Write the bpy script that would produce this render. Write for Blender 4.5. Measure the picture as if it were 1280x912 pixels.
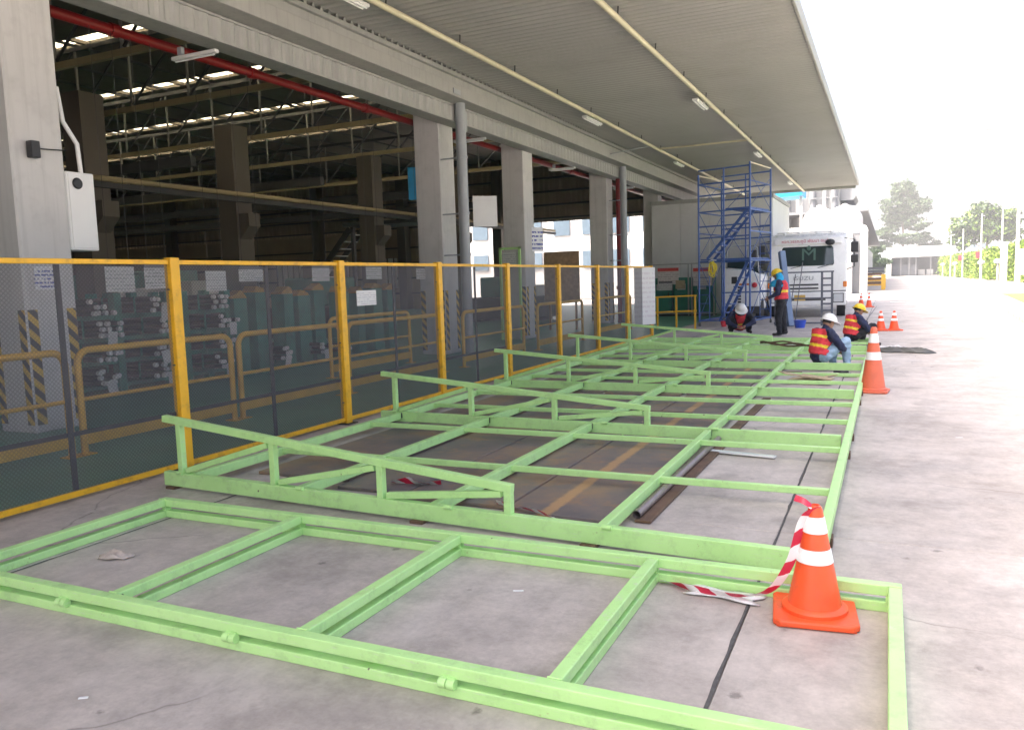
import bpy, bmesh, math, random
import numpy as np
from mathutils import Vector, Matrix
random.seed(7); RNG = np.random.default_rng(7)
for o in list(bpy.data.objects): bpy.data.objects.remove(o)
scene = bpy.context.scene
C = scene.collection
R = math.radians

# ------------------------------------------------------------------ camera
cam_d = bpy.data.cameras.new('camera'); cam = bpy.data.objects.new('camera', cam_d); C.objects.link(cam)
scene.camera = cam
cam_d.sensor_width = 36.0; cam_d.lens = 1000.66 / 1280 * 36; cam_d.clip_start = 0.05; cam_d.clip_end = 3000
yaw, pitch, roll = -0.440257, -0.103643, -0.031865
fw = Vector((math.sin(yaw)*math.cos(pitch), math.cos(yaw)*math.cos(pitch), math.sin(pitch)))
rt = Vector((math.cos(yaw), -math.sin(yaw), 0)); up = rt.cross(fw)
r2 = rt*math.cos(roll) + up*math.sin(roll); u2 = up*math.cos(roll) - rt*math.sin(roll)
mw = Matrix((r2, u2, -fw)).transposed().to_4x4(); mw.translation = Vector((0, 0, 1.6))
cam.matrix_world = mw

# ------------------------------------------------------------------ sky, sun, exposure
SUN_DIR = Vector((3.35, 2.0, -6.0)).normalized()          # the way the light travels
elev = math.asin(-SUN_DIR.z); azim = math.atan2(-SUN_DIR.x, -SUN_DIR.y)   # azimuth of the sun from +Y, clockwise
world = bpy.data.worlds.new('World'); scene.world = world; world.use_nodes = True
wn = world.node_tree.nodes; wl = world.node_tree.links; wn.clear()
sky = wn.new('ShaderNodeTexSky'); sky.sky_type = 'NISHITA'; sky.sun_disc = False
sky.sun_elevation = elev; sky.sun_rotation = azim
sky.air_density = .8; sky.dust_density = 10.0; sky.ozone_density = 0.6; sky.altitude = 0
bg = wn.new('ShaderNodeBackground'); bg.inputs['Strength'].default_value = 0.14
wo = wn.new('ShaderNodeOutputWorld'); wl.new(sky.outputs[0], bg.inputs[0]); wl.new(bg.outputs[0], wo.inputs[0])
sd = bpy.data.lights.new('sun', 'SUN'); sd.energy = 3.3; sd.angle = R(0.6); sd.color = (1, .95, .87)
sun = bpy.data.objects.new('sun', sd); C.objects.link(sun)
sun.rotation_euler = SUN_DIR.to_track_quat('-Z', 'Y').to_euler(); sun.location = (-20, -20, 40)
scene.view_settings.view_transform = 'Standard'; scene.view_settings.look = 'None'
scene.view_settings.gamma = 1; scene.view_settings.use_curve_mapping = False
scene.view_settings.exposure = 2.36
scene.cycles.max_bounces = 8; scene.cycles.diffuse_bounces = 5; scene.cycles.transparent_max_bounces = 16

# ------------------------------------------------------------------ materials
MATS = {}
def nt(name):
    m = bpy.data.materials.new(name); m.use_nodes = True; MATS[name] = m
    t = m.node_tree; t.nodes.clear()
    out = t.nodes.new('ShaderNodeOutputMaterial'); b = t.nodes.new('ShaderNodeBsdfPrincipled')
    t.links.new(b.outputs[0], out.inputs[0]); return m, t, b, out
def noise(t, scale, detail=5, rough=.6, vec=None, w=None):
    n = t.nodes.new('ShaderNodeTexNoise'); n.inputs['Scale'].default_value = scale
    n.inputs['Detail'].default_value = detail; n.inputs['Roughness'].default_value = rough
    if vec is None:
        g = t.nodes.new('ShaderNodeNewGeometry'); vec = g.outputs['Position']
    t.links.new(vec, n.inputs['Vector']); return n.outputs['Fac']
def ramp(t, fac, stops):
    r = t.nodes.new('ShaderNodeValToRGB'); e = r.color_ramp.elements
    while len(e) > 1: e.remove(e[0])
    e[0].position, e[0].color = stops[0][0], (*stops[0][1], 1) if len(stops[0][1]) == 3 else stops[0][1]
    for p, c in stops[1:]:
        x = e.new(p); x.color = (*c, 1)
    t.links.new(fac, r.inputs[0]); return r.outputs[0]
def mixc(t, fac, a, b, mode='MIX'):
    m = t.nodes.new('ShaderNodeMix'); m.data_type = 'RGBA'; m.blend_type = mode
    for sock, v in ((m.inputs['Factor'], fac), (m.inputs['A'], a), (m.inputs['B'], b)):
        if hasattr(v, 'is_linked'): t.links.new(v, sock)
        elif isinstance(v, (int, float)): sock.default_value = v
        else: sock.default_value = (*v, 1)
    return [o for o in m.outputs if o.type == 'RGBA'][0]
def math_(t, op, a, b=None):
    m = t.nodes.new('ShaderNodeMath'); m.operation = op
    for i, v in enumerate((a, b)):
        if v is None: continue
        if hasattr(v, 'is_linked'): t.links.new(v, m.inputs[i])
        else: m.inputs[i].default_value = v
    return m.outputs[0]
def bump(t, b, h, strength=.2, dist=.01):
    n = t.nodes.new('ShaderNodeBump'); n.inputs['Strength'].default_value = strength; n.inputs['Distance'].default_value = dist
    t.links.new(h, n.inputs['Height']); t.links.new(n.outputs[0], b.inputs['Normal'])
def sc(c, k): return tuple(min(1, x*k) for x in c)
def M(name, col, rough=.55, metal=0., var=.12, scale=2.5, bmp=0., bscale=40, spec=.5, grime=None, gamt=.35, gscale=1.3, streak=0.):
    m, t, b, out = nt(name)
    c = ramp(t, noise(t, scale), [(.3, sc(col, 1-var)), (.7, sc(col, 1+var))])
    if grime:
        g = ramp(t, noise(t, gscale, 8, .7), [(.5, (0, 0, 0)), (.72, (gamt, gamt, gamt))])
        c = mixc(t, g, c, grime)
    if streak:
        g_ = t.nodes.new('ShaderNodeNewGeometry'); mp_ = t.nodes.new('ShaderNodeMapping'); mp_.inputs['Scale'].default_value = (9, 9, .35); t.links.new(g_.outputs['Position'], mp_.inputs['Vector'])
        c = mixc(t, ramp(t, noise(t, 1., 7, .65, mp_.outputs[0]), [(.5, (0,)*3), (.68, (streak,)*3)]), c, sc(col, .62))
    t.links.new(c, b.inputs['Base Color'])
    r = ramp(t, noise(t, scale*4), [(.3, (rough*.85,)*3), (.7, (min(1, rough*1.15),)*3)])
    t.links.new(r, b.inputs['Roughness'])
    b.inputs['Metallic'].default_value = metal; b.inputs['Specular IOR Level'].default_value = spec
    if bmp: bump(t, b, noise(t, bscale, 4), bmp, .004)
    return m

# concrete: mottled, stained, with pale scuffs and dark spots
def concrete(name, base, dark, pale):
    m, t, b, out = nt(name)
    c = ramp(t, noise(t, .6, 10, .68), [(.38, dark), (.5, base), (.62, sc(base, 1.16))])
    f = ramp(t, noise(t, 6, 9, .75), [(.38, (.87,)*3), (.62, (1.10,)*3)])
    f2 = ramp(t, noise(t, 28, 6, .8), [(.36, (.92,)*3), (.64, (1.08,)*3)]); f = mixc(t, 1., f, f2, 'MULTIPLY')
    c = mixc(t, 1., c, f, 'MULTIPLY')
    g = t.nodes.new('ShaderNodeNewGeometry')
    mp = t.nodes.new('ShaderNodeMapping'); mp.inputs['Scale'].default_value = (1, .35, 1); t.links.new(g.outputs['Position'], mp.inputs['Vector'])
    sweep = ramp(t, noise(t, 2.1, 8, .7, mp.outputs[0]), [(.52, (0,)*3), (.68, (.55,)*3)])
    c = mixc(t, sweep, c, pale)
    oil = ramp(t, noise(t, 1.3, 6, .6), [(.57, (0,)*3), (.68, (.6,)*3)])
    c = mixc(t, oil, c, sc(dark, .72))
    # hairline cracks, long tyre scuffs and a slightly different tone for each slab
    gw = t.nodes.new('ShaderNodeTexNoise'); gw.inputs['Scale'].default_value = 1.2; gw.inputs['Detail'].default_value = 6; t.links.new(g.outputs['Position'], gw.inputs['Vector'])
    wp = t.nodes.new('ShaderNodeMixRGB'); wp.inputs[0].default_value = .32; t.links.new(g.outputs['Position'], wp.inputs[1]); t.links.new(gw.outputs['Color'], wp.inputs[2])
    ve = t.nodes.new('ShaderNodeTexVoronoi'); ve.feature = 'DISTANCE_TO_EDGE'; ve.inputs['Scale'].default_value = .62; t.links.new(wp.outputs[0], ve.inputs['Vector'])
    ck = math_(t, 'MULTIPLY', ramp(t, ve.outputs['Distance'], [(.0018, (1,)*3), (.0042, (0,)*3)]), ramp(t, noise(t, .45, 3), [(.50, (0,)*3), (.56, (.6,)*3)]))
    c = mixc(t, ck, c, sc(dark, .35))
    ty = t.nodes.new('ShaderNodeMapping'); ty.inputs['Scale'].default_value = (4.2, .10, 1); t.links.new(g.outputs['Position'], ty.inputs['Vector'])
    tm = ramp(t, noise(t, 1.0, 5, .6, ty.outputs[0]), [(.56, (0,)*3), (.74, (.30,)*3)])
    c = mixc(t, tm, c, sc(dark, .78))
    oi = t.nodes.new('ShaderNodeObjectInfo'); tone = ramp(t, oi.outputs['Random'], [(0, (.93,)*3), (1, (1.05,)*3)])
    c = mixc(t, 1., c, tone, 'MULTIPLY')
    v = t.nodes.new('ShaderNodeTexVoronoi'); v.inputs['Scale'].default_value = 3.1; t.links.new(g.outputs['Position'], v.inputs['Vector'])
    wob = math_(t, 'ADD', v.outputs['Distance'], math_(t, 'MULTIPLY', noise(t, 11, 7, .75), .42))
    spot = math_(t, 'MULTIPLY', ramp(t, wob, [(.235, (.9,)*3), (.30, (0,)*3)]), ramp(t, noise(t, .9, 4), [(.36, (0,)*3), (.52, (1,)*3)]))
    c = mixc(t, spot, c, sc(dark, .4))
    v2 = t.nodes.new('ShaderNodeTexVoronoi'); v2.inputs['Scale'].default_value = 1.7; t.links.new(mp.outputs[0], v2.inputs['Vector'])
    wob2 = math_(t, 'ADD', v2.outputs['Distance'], math_(t, 'MULTIPLY', noise(t, 16, 6, .75), .3))
    sp2 = ramp(t, wob2, [(.17, (.7,)*3), (.25, (0,)*3)])
    c = mixc(t, sp2, c, pale)
    t.links.new(c, b.inputs['Base Color'])
    r = ramp(t, noise(t, 1.7, 6), [(.35, (.5,)*3), (.65, (.78,)*3)]); t.links.new(r, b.inputs['Roughness'])
    bump(t, b, noise(t, 70, 6), .25, .004)
    return m
concrete('concrete', (.45, .395, .355), (.355, .31, .278), (.59, .53, .485))
M('ground', (.36, .33, .31), .85, var=.15, scale=.2)
M('joint', (.085, .08, .078), .9, var=.3, scale=20)
def floor_mat():
    m, t, b, out = nt('green_floor')
    c = ramp(t, noise(t, .8, 8, .65), [(.4, (.04, .21, .13)), (.6, (.065, .27, .17))])
    g = ramp(t, noise(t, 1.7, 9, .75), [(.52, (0,)*3), (.72, (.4,)*3)])
    t.links.new(mixc(t, g, c, (.17, .22, .19)), b.inputs['Base Color']); b.inputs['Roughness'].default_value = .38
floor_mat()
def green_paint():
    m, t, b, out = nt('green_paint')
    c = ramp(t, noise(t, 3, 6), [(.38, (.455, .745, .275)), (.62, (.50, .79, .31))])
    d = ramp(t, noise(t, 7, 10, .78), [(.51, (0,)*3), (.66, (.5,)*3)])
    c = mixc(t, d, c, (.30, .47, .20))
    g0 = t.nodes.new('ShaderNodeNewGeometry'); mp0 = t.nodes.new('ShaderNodeMapping'); mp0.inputs['Scale'].default_value = (3, 3, 40); t.links.new(g0.outputs['Position'], mp0.inputs['Vector'])
    scf = ramp(t, noise(t, 3.2, 7, .8, mp0.outputs[0]), [(.57, (0,)*3), (.65, (.6,)*3)]); c = mixc(t, scf, c, (.56, .62, .46))
    rst = ramp(t, noise(t, 17, 8, .8), [(.635, (0,)*3), (.69, (.75,)*3)]); c = mixc(t, rst, c, (.26, .17, .08))
    v = t.nodes.new('ShaderNodeTexVoronoi'); v.inputs['Scale'].default_value = 5; g = t.nodes.new('ShaderNodeNewGeometry'); t.links.new(g.outputs['Position'], v.inputs['Vector'])
    wob = math_(t, 'ADD', v.outputs['Distance'], math_(t, 'MULTIPLY', noise(t, 60, 4), .1))
    chip = ramp(t, wob, [(.075, (.9,)*3), (.085, (0,)*3)])
    c = mixc(t, chip, c, (.10, .085, .06))
    t.links.new(c, b.inputs['Base Color']); b.inputs['Roughness'].default_value = .42
    bump(t, b, noise(t, 35, 6), .16, .004)
green_paint()
M('yellow_paint', (.78, .42, .015), .42, var=.09, scale=5, grime=(.22, .11, .03), gamt=.6, gscale=9, bmp=.1)
M('rail_yellow', (.70, .40, .02), .45, var=.08, scale=4, grime=(.2, .11, .03), gamt=.3, gscale=5)
M('column_paint', (.56, .55, .54), .6, var=.05, scale=1.2, bmp=.1, bscale=25, grime=(.36, .355, .35), gamt=.45, gscale=3, streak=.35)
M('beam_grey', (.36, .355, .335), .55, var=.07, scale=2, grime=(.24, .24, .22), gamt=.4, gscale=1.6, streak=.45)
M('cladding', (.36, .36, .345), .5, var=.06, scale=2, grime=(.28, .28, .26), gamt=.4, gscale=3, streak=.45)
M('ceiling_sheet', (.37, .37, .35), .5, var=.05, scale=.6, grime=(.29, .285, .255), gamt=.5, gscale=.7)
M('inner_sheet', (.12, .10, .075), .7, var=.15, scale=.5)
M('gable_sheet', (.36, .28, .19), .6, var=.15, scale=.6)
M('web_grey', (.22, .215, .19), .6)
M('dark_steel', (.045, .045, .043), .6, var=.2, scale=3)
M('cream_steel', (.34, .27, .14), .55, var=.12, scale=2)
M('conduit', (.60, .55, .38), .4, var=.08, scale=3)
M('red_pipe', (.26, .012, .012), .35, var=.1, scale=4)
M('downpipe', (.33, .35, .37), .35, var=.06, scale=4)
M('white_paint', (.80, .80, .79), .4, var=.03, scale=2)
M('panel_white', (.66, .66, .65), .45, var=.04, scale=1.5, grime=(.45, .45, .43), gamt=.3)
M('black_plastic', (.025, .025, .028), .45, var=.2, scale=8)
M('mesh_bar', (.03, .03, .035), .5)
M('tube_glass', (.85, .86, .85), .2, var=.02)
M('teal_paint', (.015, .20, .14), .45, var=.15, scale=3, grime=(.03, .07, .06), gamt=.5, gscale=4)
M('rod_steel', (.035, .034, .036), .5, metal=.3, var=.3, scale=12)
M('rod_tip', (.62, .62, .60), .5, var=.1, scale=20)
M('wood', (.36, .24, .14), .7, var=.25, scale=9)
M('timber_dark', (.13, .075, .045), .75, var=.3, scale=7)
M('cardboard', (.42, .33, .20), .8, var=.15, scale=8)
M('blue_cloth', (.03, .30, .62), .7, var=.1)
def steel_plate():
    m, t, b, out = nt('steel_plate')
    c = ramp(t, noise(t, 1.1, 8, .65), [(.38, (.13, .115, .115)), (.5, (.19, .15, .135)), (.62, (.28, .19, .125))])
    rs = ramp(t, noise(t, 3.3, 9, .72), [(.53, (0,)*3), (.66, (.7,)*3)])
    c = mixc(t, rs, c, (.33, .19, .10))
    g = t.nodes.new('ShaderNodeNewGeometry'); s = t.nodes.new('ShaderNodeSeparateXYZ'); t.links.new(g.outputs['Position'], s.inputs[0])
    dx = math_(t, 'ABSOLUTE', math_(t, 'SUBTRACT', s.outputs[0], -2.09))
    dx = math_(t, 'ADD', dx, math_(t, 'MULTIPLY', noise(t, 14, 5), .05))
    st = ramp(t, dx, [(.055, (.8,)*3), (.085, (0,)*3)])
    c = mixc(t, st, c, (.50, .29, .13))
    t.links.new(c, b.inputs['Base Color']); b.inputs['Roughness'].default_value = .55; b.inputs['Metallic'].default_value = .05
    bump(t, b, noise(t, 25, 6), .15, .003)
steel_plate()
M('pipe_steel', (.24, .19, .18), .4, metal=.3, var=.15, scale=6)
def mesh_screen():
    m, t, b, out = nt('mesh_screen')
    b.inputs['Base Color'].default_value = (.105, .098, .106, 1); b.inputs['Roughness'].default_value = .7
    tr = t.nodes.new('ShaderNodeBsdfTransparent'); mx = t.nodes.new('ShaderNodeMixShader')
    g = t.nodes.new('ShaderNodeNewGeometry'); s = t.nodes.new('ShaderNodeSeparateXYZ'); t.links.new(g.outputs['Position'], s.inputs[0])
    a = math_(t, 'ADD', s.outputs[1], s.outputs[2]); d = math_(t, 'SUBTRACT', s.outputs[1], s.outputs[2])
    k = 2*math.pi/.034
    w = math_(t, 'MAXIMUM', math_(t, 'SINE', math_(t, 'MULTIPLY', a, k)), math_(t, 'SINE', math_(t, 'MULTIPLY', d, k)))
    fac = ramp(t, math_(t, 'ADD', math_(t, 'MULTIPLY', w, .5), .5), [(.5, (.38,)*3), (.95, (.58,)*3)])
    t.links.new(fac, mx.inputs[0]); t.links.new(tr.outputs[0], mx.inputs[1]); t.links.new(b.outputs[0], mx.inputs[2])
    t.links.new(mx.outputs[0], out.inputs[0])
mesh_screen()
def skylight():
    m, t, b, out = nt('skylight_sheet')
    a = t.nodes.new('ShaderNodeBsdfTranslucent'); a.inputs[0].default_value = (.72, .69, .58, 1); t.links.new(a.outputs[0], out.inputs[0])
skylight()
def hazard():
    m, t, b, out = nt('hazard_stripe')
    g = t.nodes.new('ShaderNodeNewGeometry'); s = t.nodes.new('ShaderNodeSeparateXYZ'); t.links.new(g.outputs['Position'], s.inputs[0])
    a = math_(t, 'ADD', math_(t, 'ADD', s.outputs[1], s.outputs[0]), s.outputs[2])
    f = math_(t, 'FRACT', math_(t, 'MULTIPLY', a, 5.2))
    f = math_(t, 'GREATER_THAN', f, .5)
    t.links.new(mixc(t, f, (.03, .03, .03), (.6, .38, .03)), b.inputs['Base Color']); b.inputs['Roughness'].default_value = .6
hazard()
def paper(name, bgc, ink, rows, header=None, axis=2):
    """a printed sheet: rows of broken grey lines on pale paper (print too small to read in the photograph)"""
    m, t, b, out = nt(name)
    tc = t.nodes.new('ShaderNodeTexCoord'); s = t.nodes.new('ShaderNodeSeparateXYZ'); t.links.new(tc.outputs['Generated'], s.inputs[0])
    z = s.outputs[2]
    ln = math_(t, 'GREATER_THAN', math_(t, 'FRACT', math_(t, 'MULTIPLY', z, rows)), .55)
    mp = t.nodes.new('ShaderNodeMapping'); mp.inputs['Scale'].default_value = (14, 14, rows*.9); t.links.new(tc.outputs['Generated'], mp.inputs['Vector'])
    br = math_(t, 'GREATER_THAN', noise(t, 1., 2, .5, mp.outputs[0]), .47)
    inside = math_(t, 'MULTIPLY', math_(t, 'GREATER_THAN', z, .08), math_(t, 'LESS_THAN', z, .92 if not header else .76))
    f = math_(t, 'MULTIPLY', math_(t, 'MULTIPLY', ln, br), inside)
    c = mixc(t, f, bgc, ink)
    if header: c = mixc(t, math_(t, 'GREATER_THAN', z, .80), c, header)
    t.links.new(c, b.inputs['Base Color']); b.inputs['Roughness'].default_value = .6
paper('notice_paper', (.62, .62, .60), (.42, .42, .43), 7)
paper('notice_header', (.62, .62, .60), (.3, .3, .3), 8, (.12, .12, .13))
paper('notice_red', (.68, .62, .58), (.5, .42, .40), 8, (.62, .06, .04))
paper('notice_blue', (.75, .76, .8), (.05, .07, .35), 6)
paper('notice_banner', (.74, .73, .72), (.66, .62, .63), 12)

# ------------------------------------------------------------------ geometry helpers
OFF = {}
class MB:
    def __init__(s): s.v = []; s.f = []; s.mi = []; s.cur = 0
    def _add(s, vs, fs):
        n = len(s.v); s.v += [tuple(v) for v in vs]; s.f += [tuple(i+n for i in f) for f in fs]; s.mi += [s.cur]*len(fs); return s
    def box(s, x0, x1, y0, y1, z0, z1, rot=None, piv=None):
        vs = [Vector((x, y, z)) for z in (z0, z1) for y in (y0, y1) for x in (x0, x1)]
        if rot is not None:
            pv = Vector(piv) if piv else Vector(((x0+x1)/2, (y0+y1)/2, (z0+z1)/2))
            vs = [pv + rot @ (v-pv) for v in vs]
        return s._add(vs, [(0, 2, 3, 1), (4, 5, 7, 6), (0, 1, 5, 4), (2, 6, 7, 3), (0, 4, 6, 2), (1, 3, 7, 5)])
    def bar(s, p, q, w, h=None, upv=(0, 0, 1)):
        p, q = Vector(p), Vector(q); h = h or w; d = (q-p).normalized(); u = Vector(upv)
        if abs(d.dot(u)) > .98: u = Vector((1, 0, 0))
        a = d.cross(u).normalized(); b = a.cross(d).normalized()
        vs = [c + a*(sx*w/2) + b*(sz*h/2) for c in (p, q) for sx, sz in ((-1, -1), (1, -1), (1, 1), (-1, 1))]
        return s._add(vs, [(0, 1, 2, 3), (7, 6, 5, 4), (0, 4, 5, 1), (1, 5, 6, 2), (2, 6, 7, 3), (3, 7, 4, 0)])
    def tube(s, pts, r, n=8, caps=True):
        pts = [Vector(p) for p in pts]; rs = r if isinstance(r, (list, tuple)) else [r]*len(pts); rings = []
        ref = None
        for i, p in enumerate(pts):
            d = (pts[min(i+1, len(pts)-1)] - pts[max(i-1, 0)]).normalized()
            if ref is None: ref = Vector((0, 0, 1)) if abs(d.z) < .9 else Vector((1, 0, 0))
            a = d.cross(ref).normalized(); b = a.cross(d).normalized(); ref = b
            rings.append([p + (a*math.cos(2*math.pi*k/n) + b*math.sin(2*math.pi*k/n))*rs[i] for k in range(n)])
        vs = [v for rg in rings for v in rg]; fs = []
        for i in range(len(pts)-1):
            for k in range(n):
                k2 = (k+1) % n; fs.append((i*n+k, i*n+k2, (i+1)*n+k2, (i+1)*n+k))
        if caps: fs.append(tuple(range(n-1, -1, -1))); fs.append(tuple((len(pts)-1)*n+k for k in range(n)))
        return s._add(vs, fs)
    def lathe(s, prof, n=24, at=(0, 0, 0), caps=True):
        at = Vector(at); vs = [at + Vector((r*math.cos(2*math.pi*k/n), r*math.sin(2*math.pi*k/n), z)) for r, z in prof for k in range(n)]; fs = []
        for i in range(len(prof)-1):
            for k in range(n):
                k2 = (k+1) % n; fs.append((i*n+k, i*n+k2, (i+1)*n+k2, (i+1)*n+k))
        if caps: fs.append(tuple(range(n-1, -1, -1))); fs.append(tuple((len(prof)-1)*n+k for k in range(n)))
        return s._add(vs, fs)
    def prism(s, poly, axis, a0, a1):
        """poly in the two other axes (order: YZ for X, XZ for Y, XY for Z)"""
        def pt(u, v, a): return {'X': (a, u, v), 'Y': (u, a, v), 'Z': (u, v, a)}[axis]
        n = len(poly); vs = [pt(u, v, a0) for u, v in poly] + [pt(u, v, a1) for u, v in poly]
        fs = [tuple(range(n-1, -1, -1)), tuple(range(n, 2*n))] + [(i, (i+1) % n, n+(i+1) % n, n+i) for i in range(n)]
        return s._add(vs, fs)
    def ellipsoid(s, c, r, n=16, m=10, rot=None, zmin=-1.):
        c = Vector(c); vs = []; fs = []; t0 = math.acos(max(-1, zmin))
        for j in range(m+1):
            th = (t0)*j/m
            for k in range(n):
                a = 2*math.pi*k/n; p = Vector((r[0]*math.sin(th)*math.cos(a), r[1]*math.sin(th)*math.sin(a), r[2]*math.cos(th)))
                vs.append(c + (rot @ p if rot is not None else p))
        for j in range(m):
            for k in range(n):
                k2 = (k+1) % n; fs.append((j*n+k, (j+1)*n+k, (j+1)*n+k2, j*n+k2))
        return s._add(vs, fs)
    def mesh(s, name, off=None):
        me = bpy.data.meshes.new(name); o = off or Vector((0, 0, 0))
        me.from_pydata([(v[0]-o.x, v[1]-o.y, v[2]-o.z) for v in s.v], [], s.f)
        me.polygons.foreach_set('material_index', s.mi)
        bm = bmesh.new(); bm.from_mesh(me); bmesh.ops.remove_doubles(bm, verts=bm.verts, dist=1e-5) if len(s.v) < 3000 else None
        bmesh.ops.recalc_face_normals(bm, faces=bm.faces); bm.to_mesh(me); bm.free(); me.update(); return me
    def build(s, name, mats, parent=None, bevel=0, smooth=None, seg=1, local=False):
        off = OFF.get(parent.name) if (parent is not None and not local) else None
        me = s.mesh(name, off)
        for m in (mats if isinstance(mats, (list, tuple)) else [mats]): me.materials.append(MATS[m])
        return obj(name, me, parent, bevel, smooth, seg)
def obj(name, me, parent=None, bevel=0, smooth=None, seg=1):
    o = bpy.data.objects.new(name, me); C.objects.link(o)
    if parent is not None:
        o.parent = parent
        if parent.name in OFF: OFF[o.name] = OFF[parent.name]
    if smooth is not None:
        me.polygons.foreach_set('use_smooth', [True]*len(me.polygons))
        if smooth < 180: me.set_sharp_from_angle(angle=R(smooth))
    if bevel:
        b = o.modifiers.new('bevel', 'BEVEL'); b.width = bevel; b.segments = seg; b.limit_method = 'ANGLE'; b.angle_limit = R(40)
    return o
def tag(o, label, cat, group=None):
    o['label'] = label; o['category'] = cat
    if group: o['group'] = group
    return o
def struct(o, kind='structure'): o['kind'] = kind; return o
def thing(name, label, cat, loc=(0, 0, 0), rz=0, group=None, world=False):
    o = bpy.data.objects.new(name, None); C.objects.link(o); o.location = loc; o.rotation_euler = (0, 0, rz); o.empty_display_size = .1
    tag(o, label, cat, group)
    if world: OFF[o.name] = Vector(loc)
    return o
def dup(root, loc, rz=0, label=None, group=None, parent=None):
    def cp(o, par):
        c = o.copy(); C.objects.link(c); c.parent = par
        for ch in o.children: cp(ch, c)
        return c
    r = cp(root, parent); r.location = loc; r.rotation_euler = (0, 0, rz)
    if label: r['label'] = label
    if group: r['group'] = group
    return r
def inst(me, name, parent, loc=(0, 0, 0), rot=(0, 0, 0), scl=(1, 1, 1), bevel=0):
    o = bpy.data.objects.new(name, me); C.objects.link(o); o.parent = parent; o.location = loc; o.rotation_euler = rot; o.scale = scl
    if bevel:
        b = o.modifiers.new('bevel', 'BEVEL'); b.width = bevel; b.segments = 1; b.limit_method = 'ANGLE'
    return o
def corr(axis, a0, a1, pitch, depth, base, c0, c1, sgn=1, flat=.3):
    """trapezoid corrugated sheet: ribs repeat along `axis` ('Y' or 'X'); returns (profile list)"""
    pts = []; a = a0
    while a < a1:
        for fr, d in ((0, 0), (flat, 0), (.5, depth), (.5+flat, depth)):
            pts.append((min(a1, a+fr*pitch), base+sgn*d))
        a += pitch
    pts.append((a1, base)); return pts
def strip(mb, prof, fn, c0, c1):
    vs = [fn(a, b, c) for a, b in prof for c in (c0, c1)]
    mb._add(vs, [(2*i, 2*i+1, 2*i+3, 2*i+2) for i in range(len(prof)-1)]); return mb

# ================================================================== SETTING: ground
g = MB(); g._add([(-900, -200, -.03), (900, -200, -.03), (900, 1500, -.03), (-900, 1500, -.03)], [(0, 1, 2, 3)])
ground = struct(g.build('ground', 'ground'))
xs = [-5.86, -4.62, -.59, 3.44, 7.47]; ys = [-4.9 + 5.0*i - .03 for i in range(0, 12)]
for i in range(4):
    for j in range(len(ys)-1):
        gx = .006 if i else .004; gy = .004
        s = MB(); s.box(xs[i]+gx, xs[i+1]-.006, ys[j]+gy, ys[j+1]-gy, -.028, 0)
        s.build('concrete_slab', 'concrete', ground, bevel=.004)
jt = MB()
for x in xs[1:4]:
    vs = []; ny = 420
    for i in range(ny+1):
        yy = ys[0] + (ys[-1]-ys[0])*i/ny; c0 = .003*math.sin(yy*1.7+x)
        vs += [(x+c0-.004-.006*RNG.random()-.006*(RNG.random() > .88), yy, -.0005+.002), (x+c0+.004+.006*RNG.random(), yy, -.0005+.002)]
    jt._add(vs, [(2*i, 2*i+1, 2*i+3, 2*i+2) for i in range(ny)])
jt.build('joint_filler', 'joint', ground)
fl = MB(); fl.box(-60, -5.88, -7, 46, -.029, .002); struct(fl.build('factory_floor', 'green_floor'))

# ================================================================== FACTORY BUILDING
fac = thing('factory_building', 'open-sided steel factory hall with grey columns and dark interior', 'factory', (-9, 20, 0), world=True)
COLY = [-3.6, 6.0, 15.7, 20.2, 27.35, 34.3]
for y in COLY:
    c = MB().box(-9.65, -9.0, y, y+.65, 0, 6.7).build('column', 'column_paint', fac, bevel=.02)
    for (x0, x1, y0, y1) in ((-9.0, -8.996, y+.02, y+.14), (-9.0, -8.996, y+.51, y+.63), (-9.63, -9.51, y-.004, y), (-9.14, -9.02, y-.004, y)):
        MB().box(x0, x1, y0, y1, .1, 1.45).build('hazard_strip', 'hazard_stripe', c)
# lintel and corrugated fascia
MB().box(-8.98, -8.75, -7, 46, 5.2, 5.46).build('lintel_beam', 'beam_grey', fac)
MB().box(-8.99, -8.64, -7, 46, 5.10, 5.197).build('soffit_plate', 'beam_grey', fac)
fs = MB(); strip(fs, corr('Y', -7, 46, .25, .025, -8.62, 0, 0), lambda a, b, c: (b, a, c), 5.13, 5.42)
fs.build('fascia_cladding', 'cladding', fac)
t_ = MB(); t_.box(-8.66, -8.585, -7, 46, 5.423, 5.46); t_.box(-8.66, -8.585, -7, 46, 5.09, 5.128); t_.build('fascia_trim', 'cladding', fac, bevel=.006)
# upper wall and roof
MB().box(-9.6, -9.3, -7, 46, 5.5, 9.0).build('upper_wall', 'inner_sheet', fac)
sk = [16.8, 21.75, 26.8, 31.8]
prev = -7
for y in sk + [46.6]:
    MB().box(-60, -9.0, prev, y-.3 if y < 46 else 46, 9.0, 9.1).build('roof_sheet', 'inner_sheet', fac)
    prev = y+.3
for y in sk:
    x = -59.5
    while x < -12:
        MB().box(x, x+1.25, y-.35, y+.35, 9.11, 9.12).build('skylight', 'skylight_sheet', fac); x += 1.4
    x = -59.5
    while x < -12: MB().box(x+1.25, x+1.4, y-.3, y+.3, 9.0, 9.1).build('roof_strip', 'inner_sheet', fac); x += 1.4
    MB().box(x, -9, y-.3, y+.3, 9.0, 9.1).build('roof_strip', 'inner_sheet', fac)
for x in range(-58, -9, 2): MB().box(x-.05, x+.05, -7, 46, 8.93, 8.995).build('purlin', 'dark_steel', fac)
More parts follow.
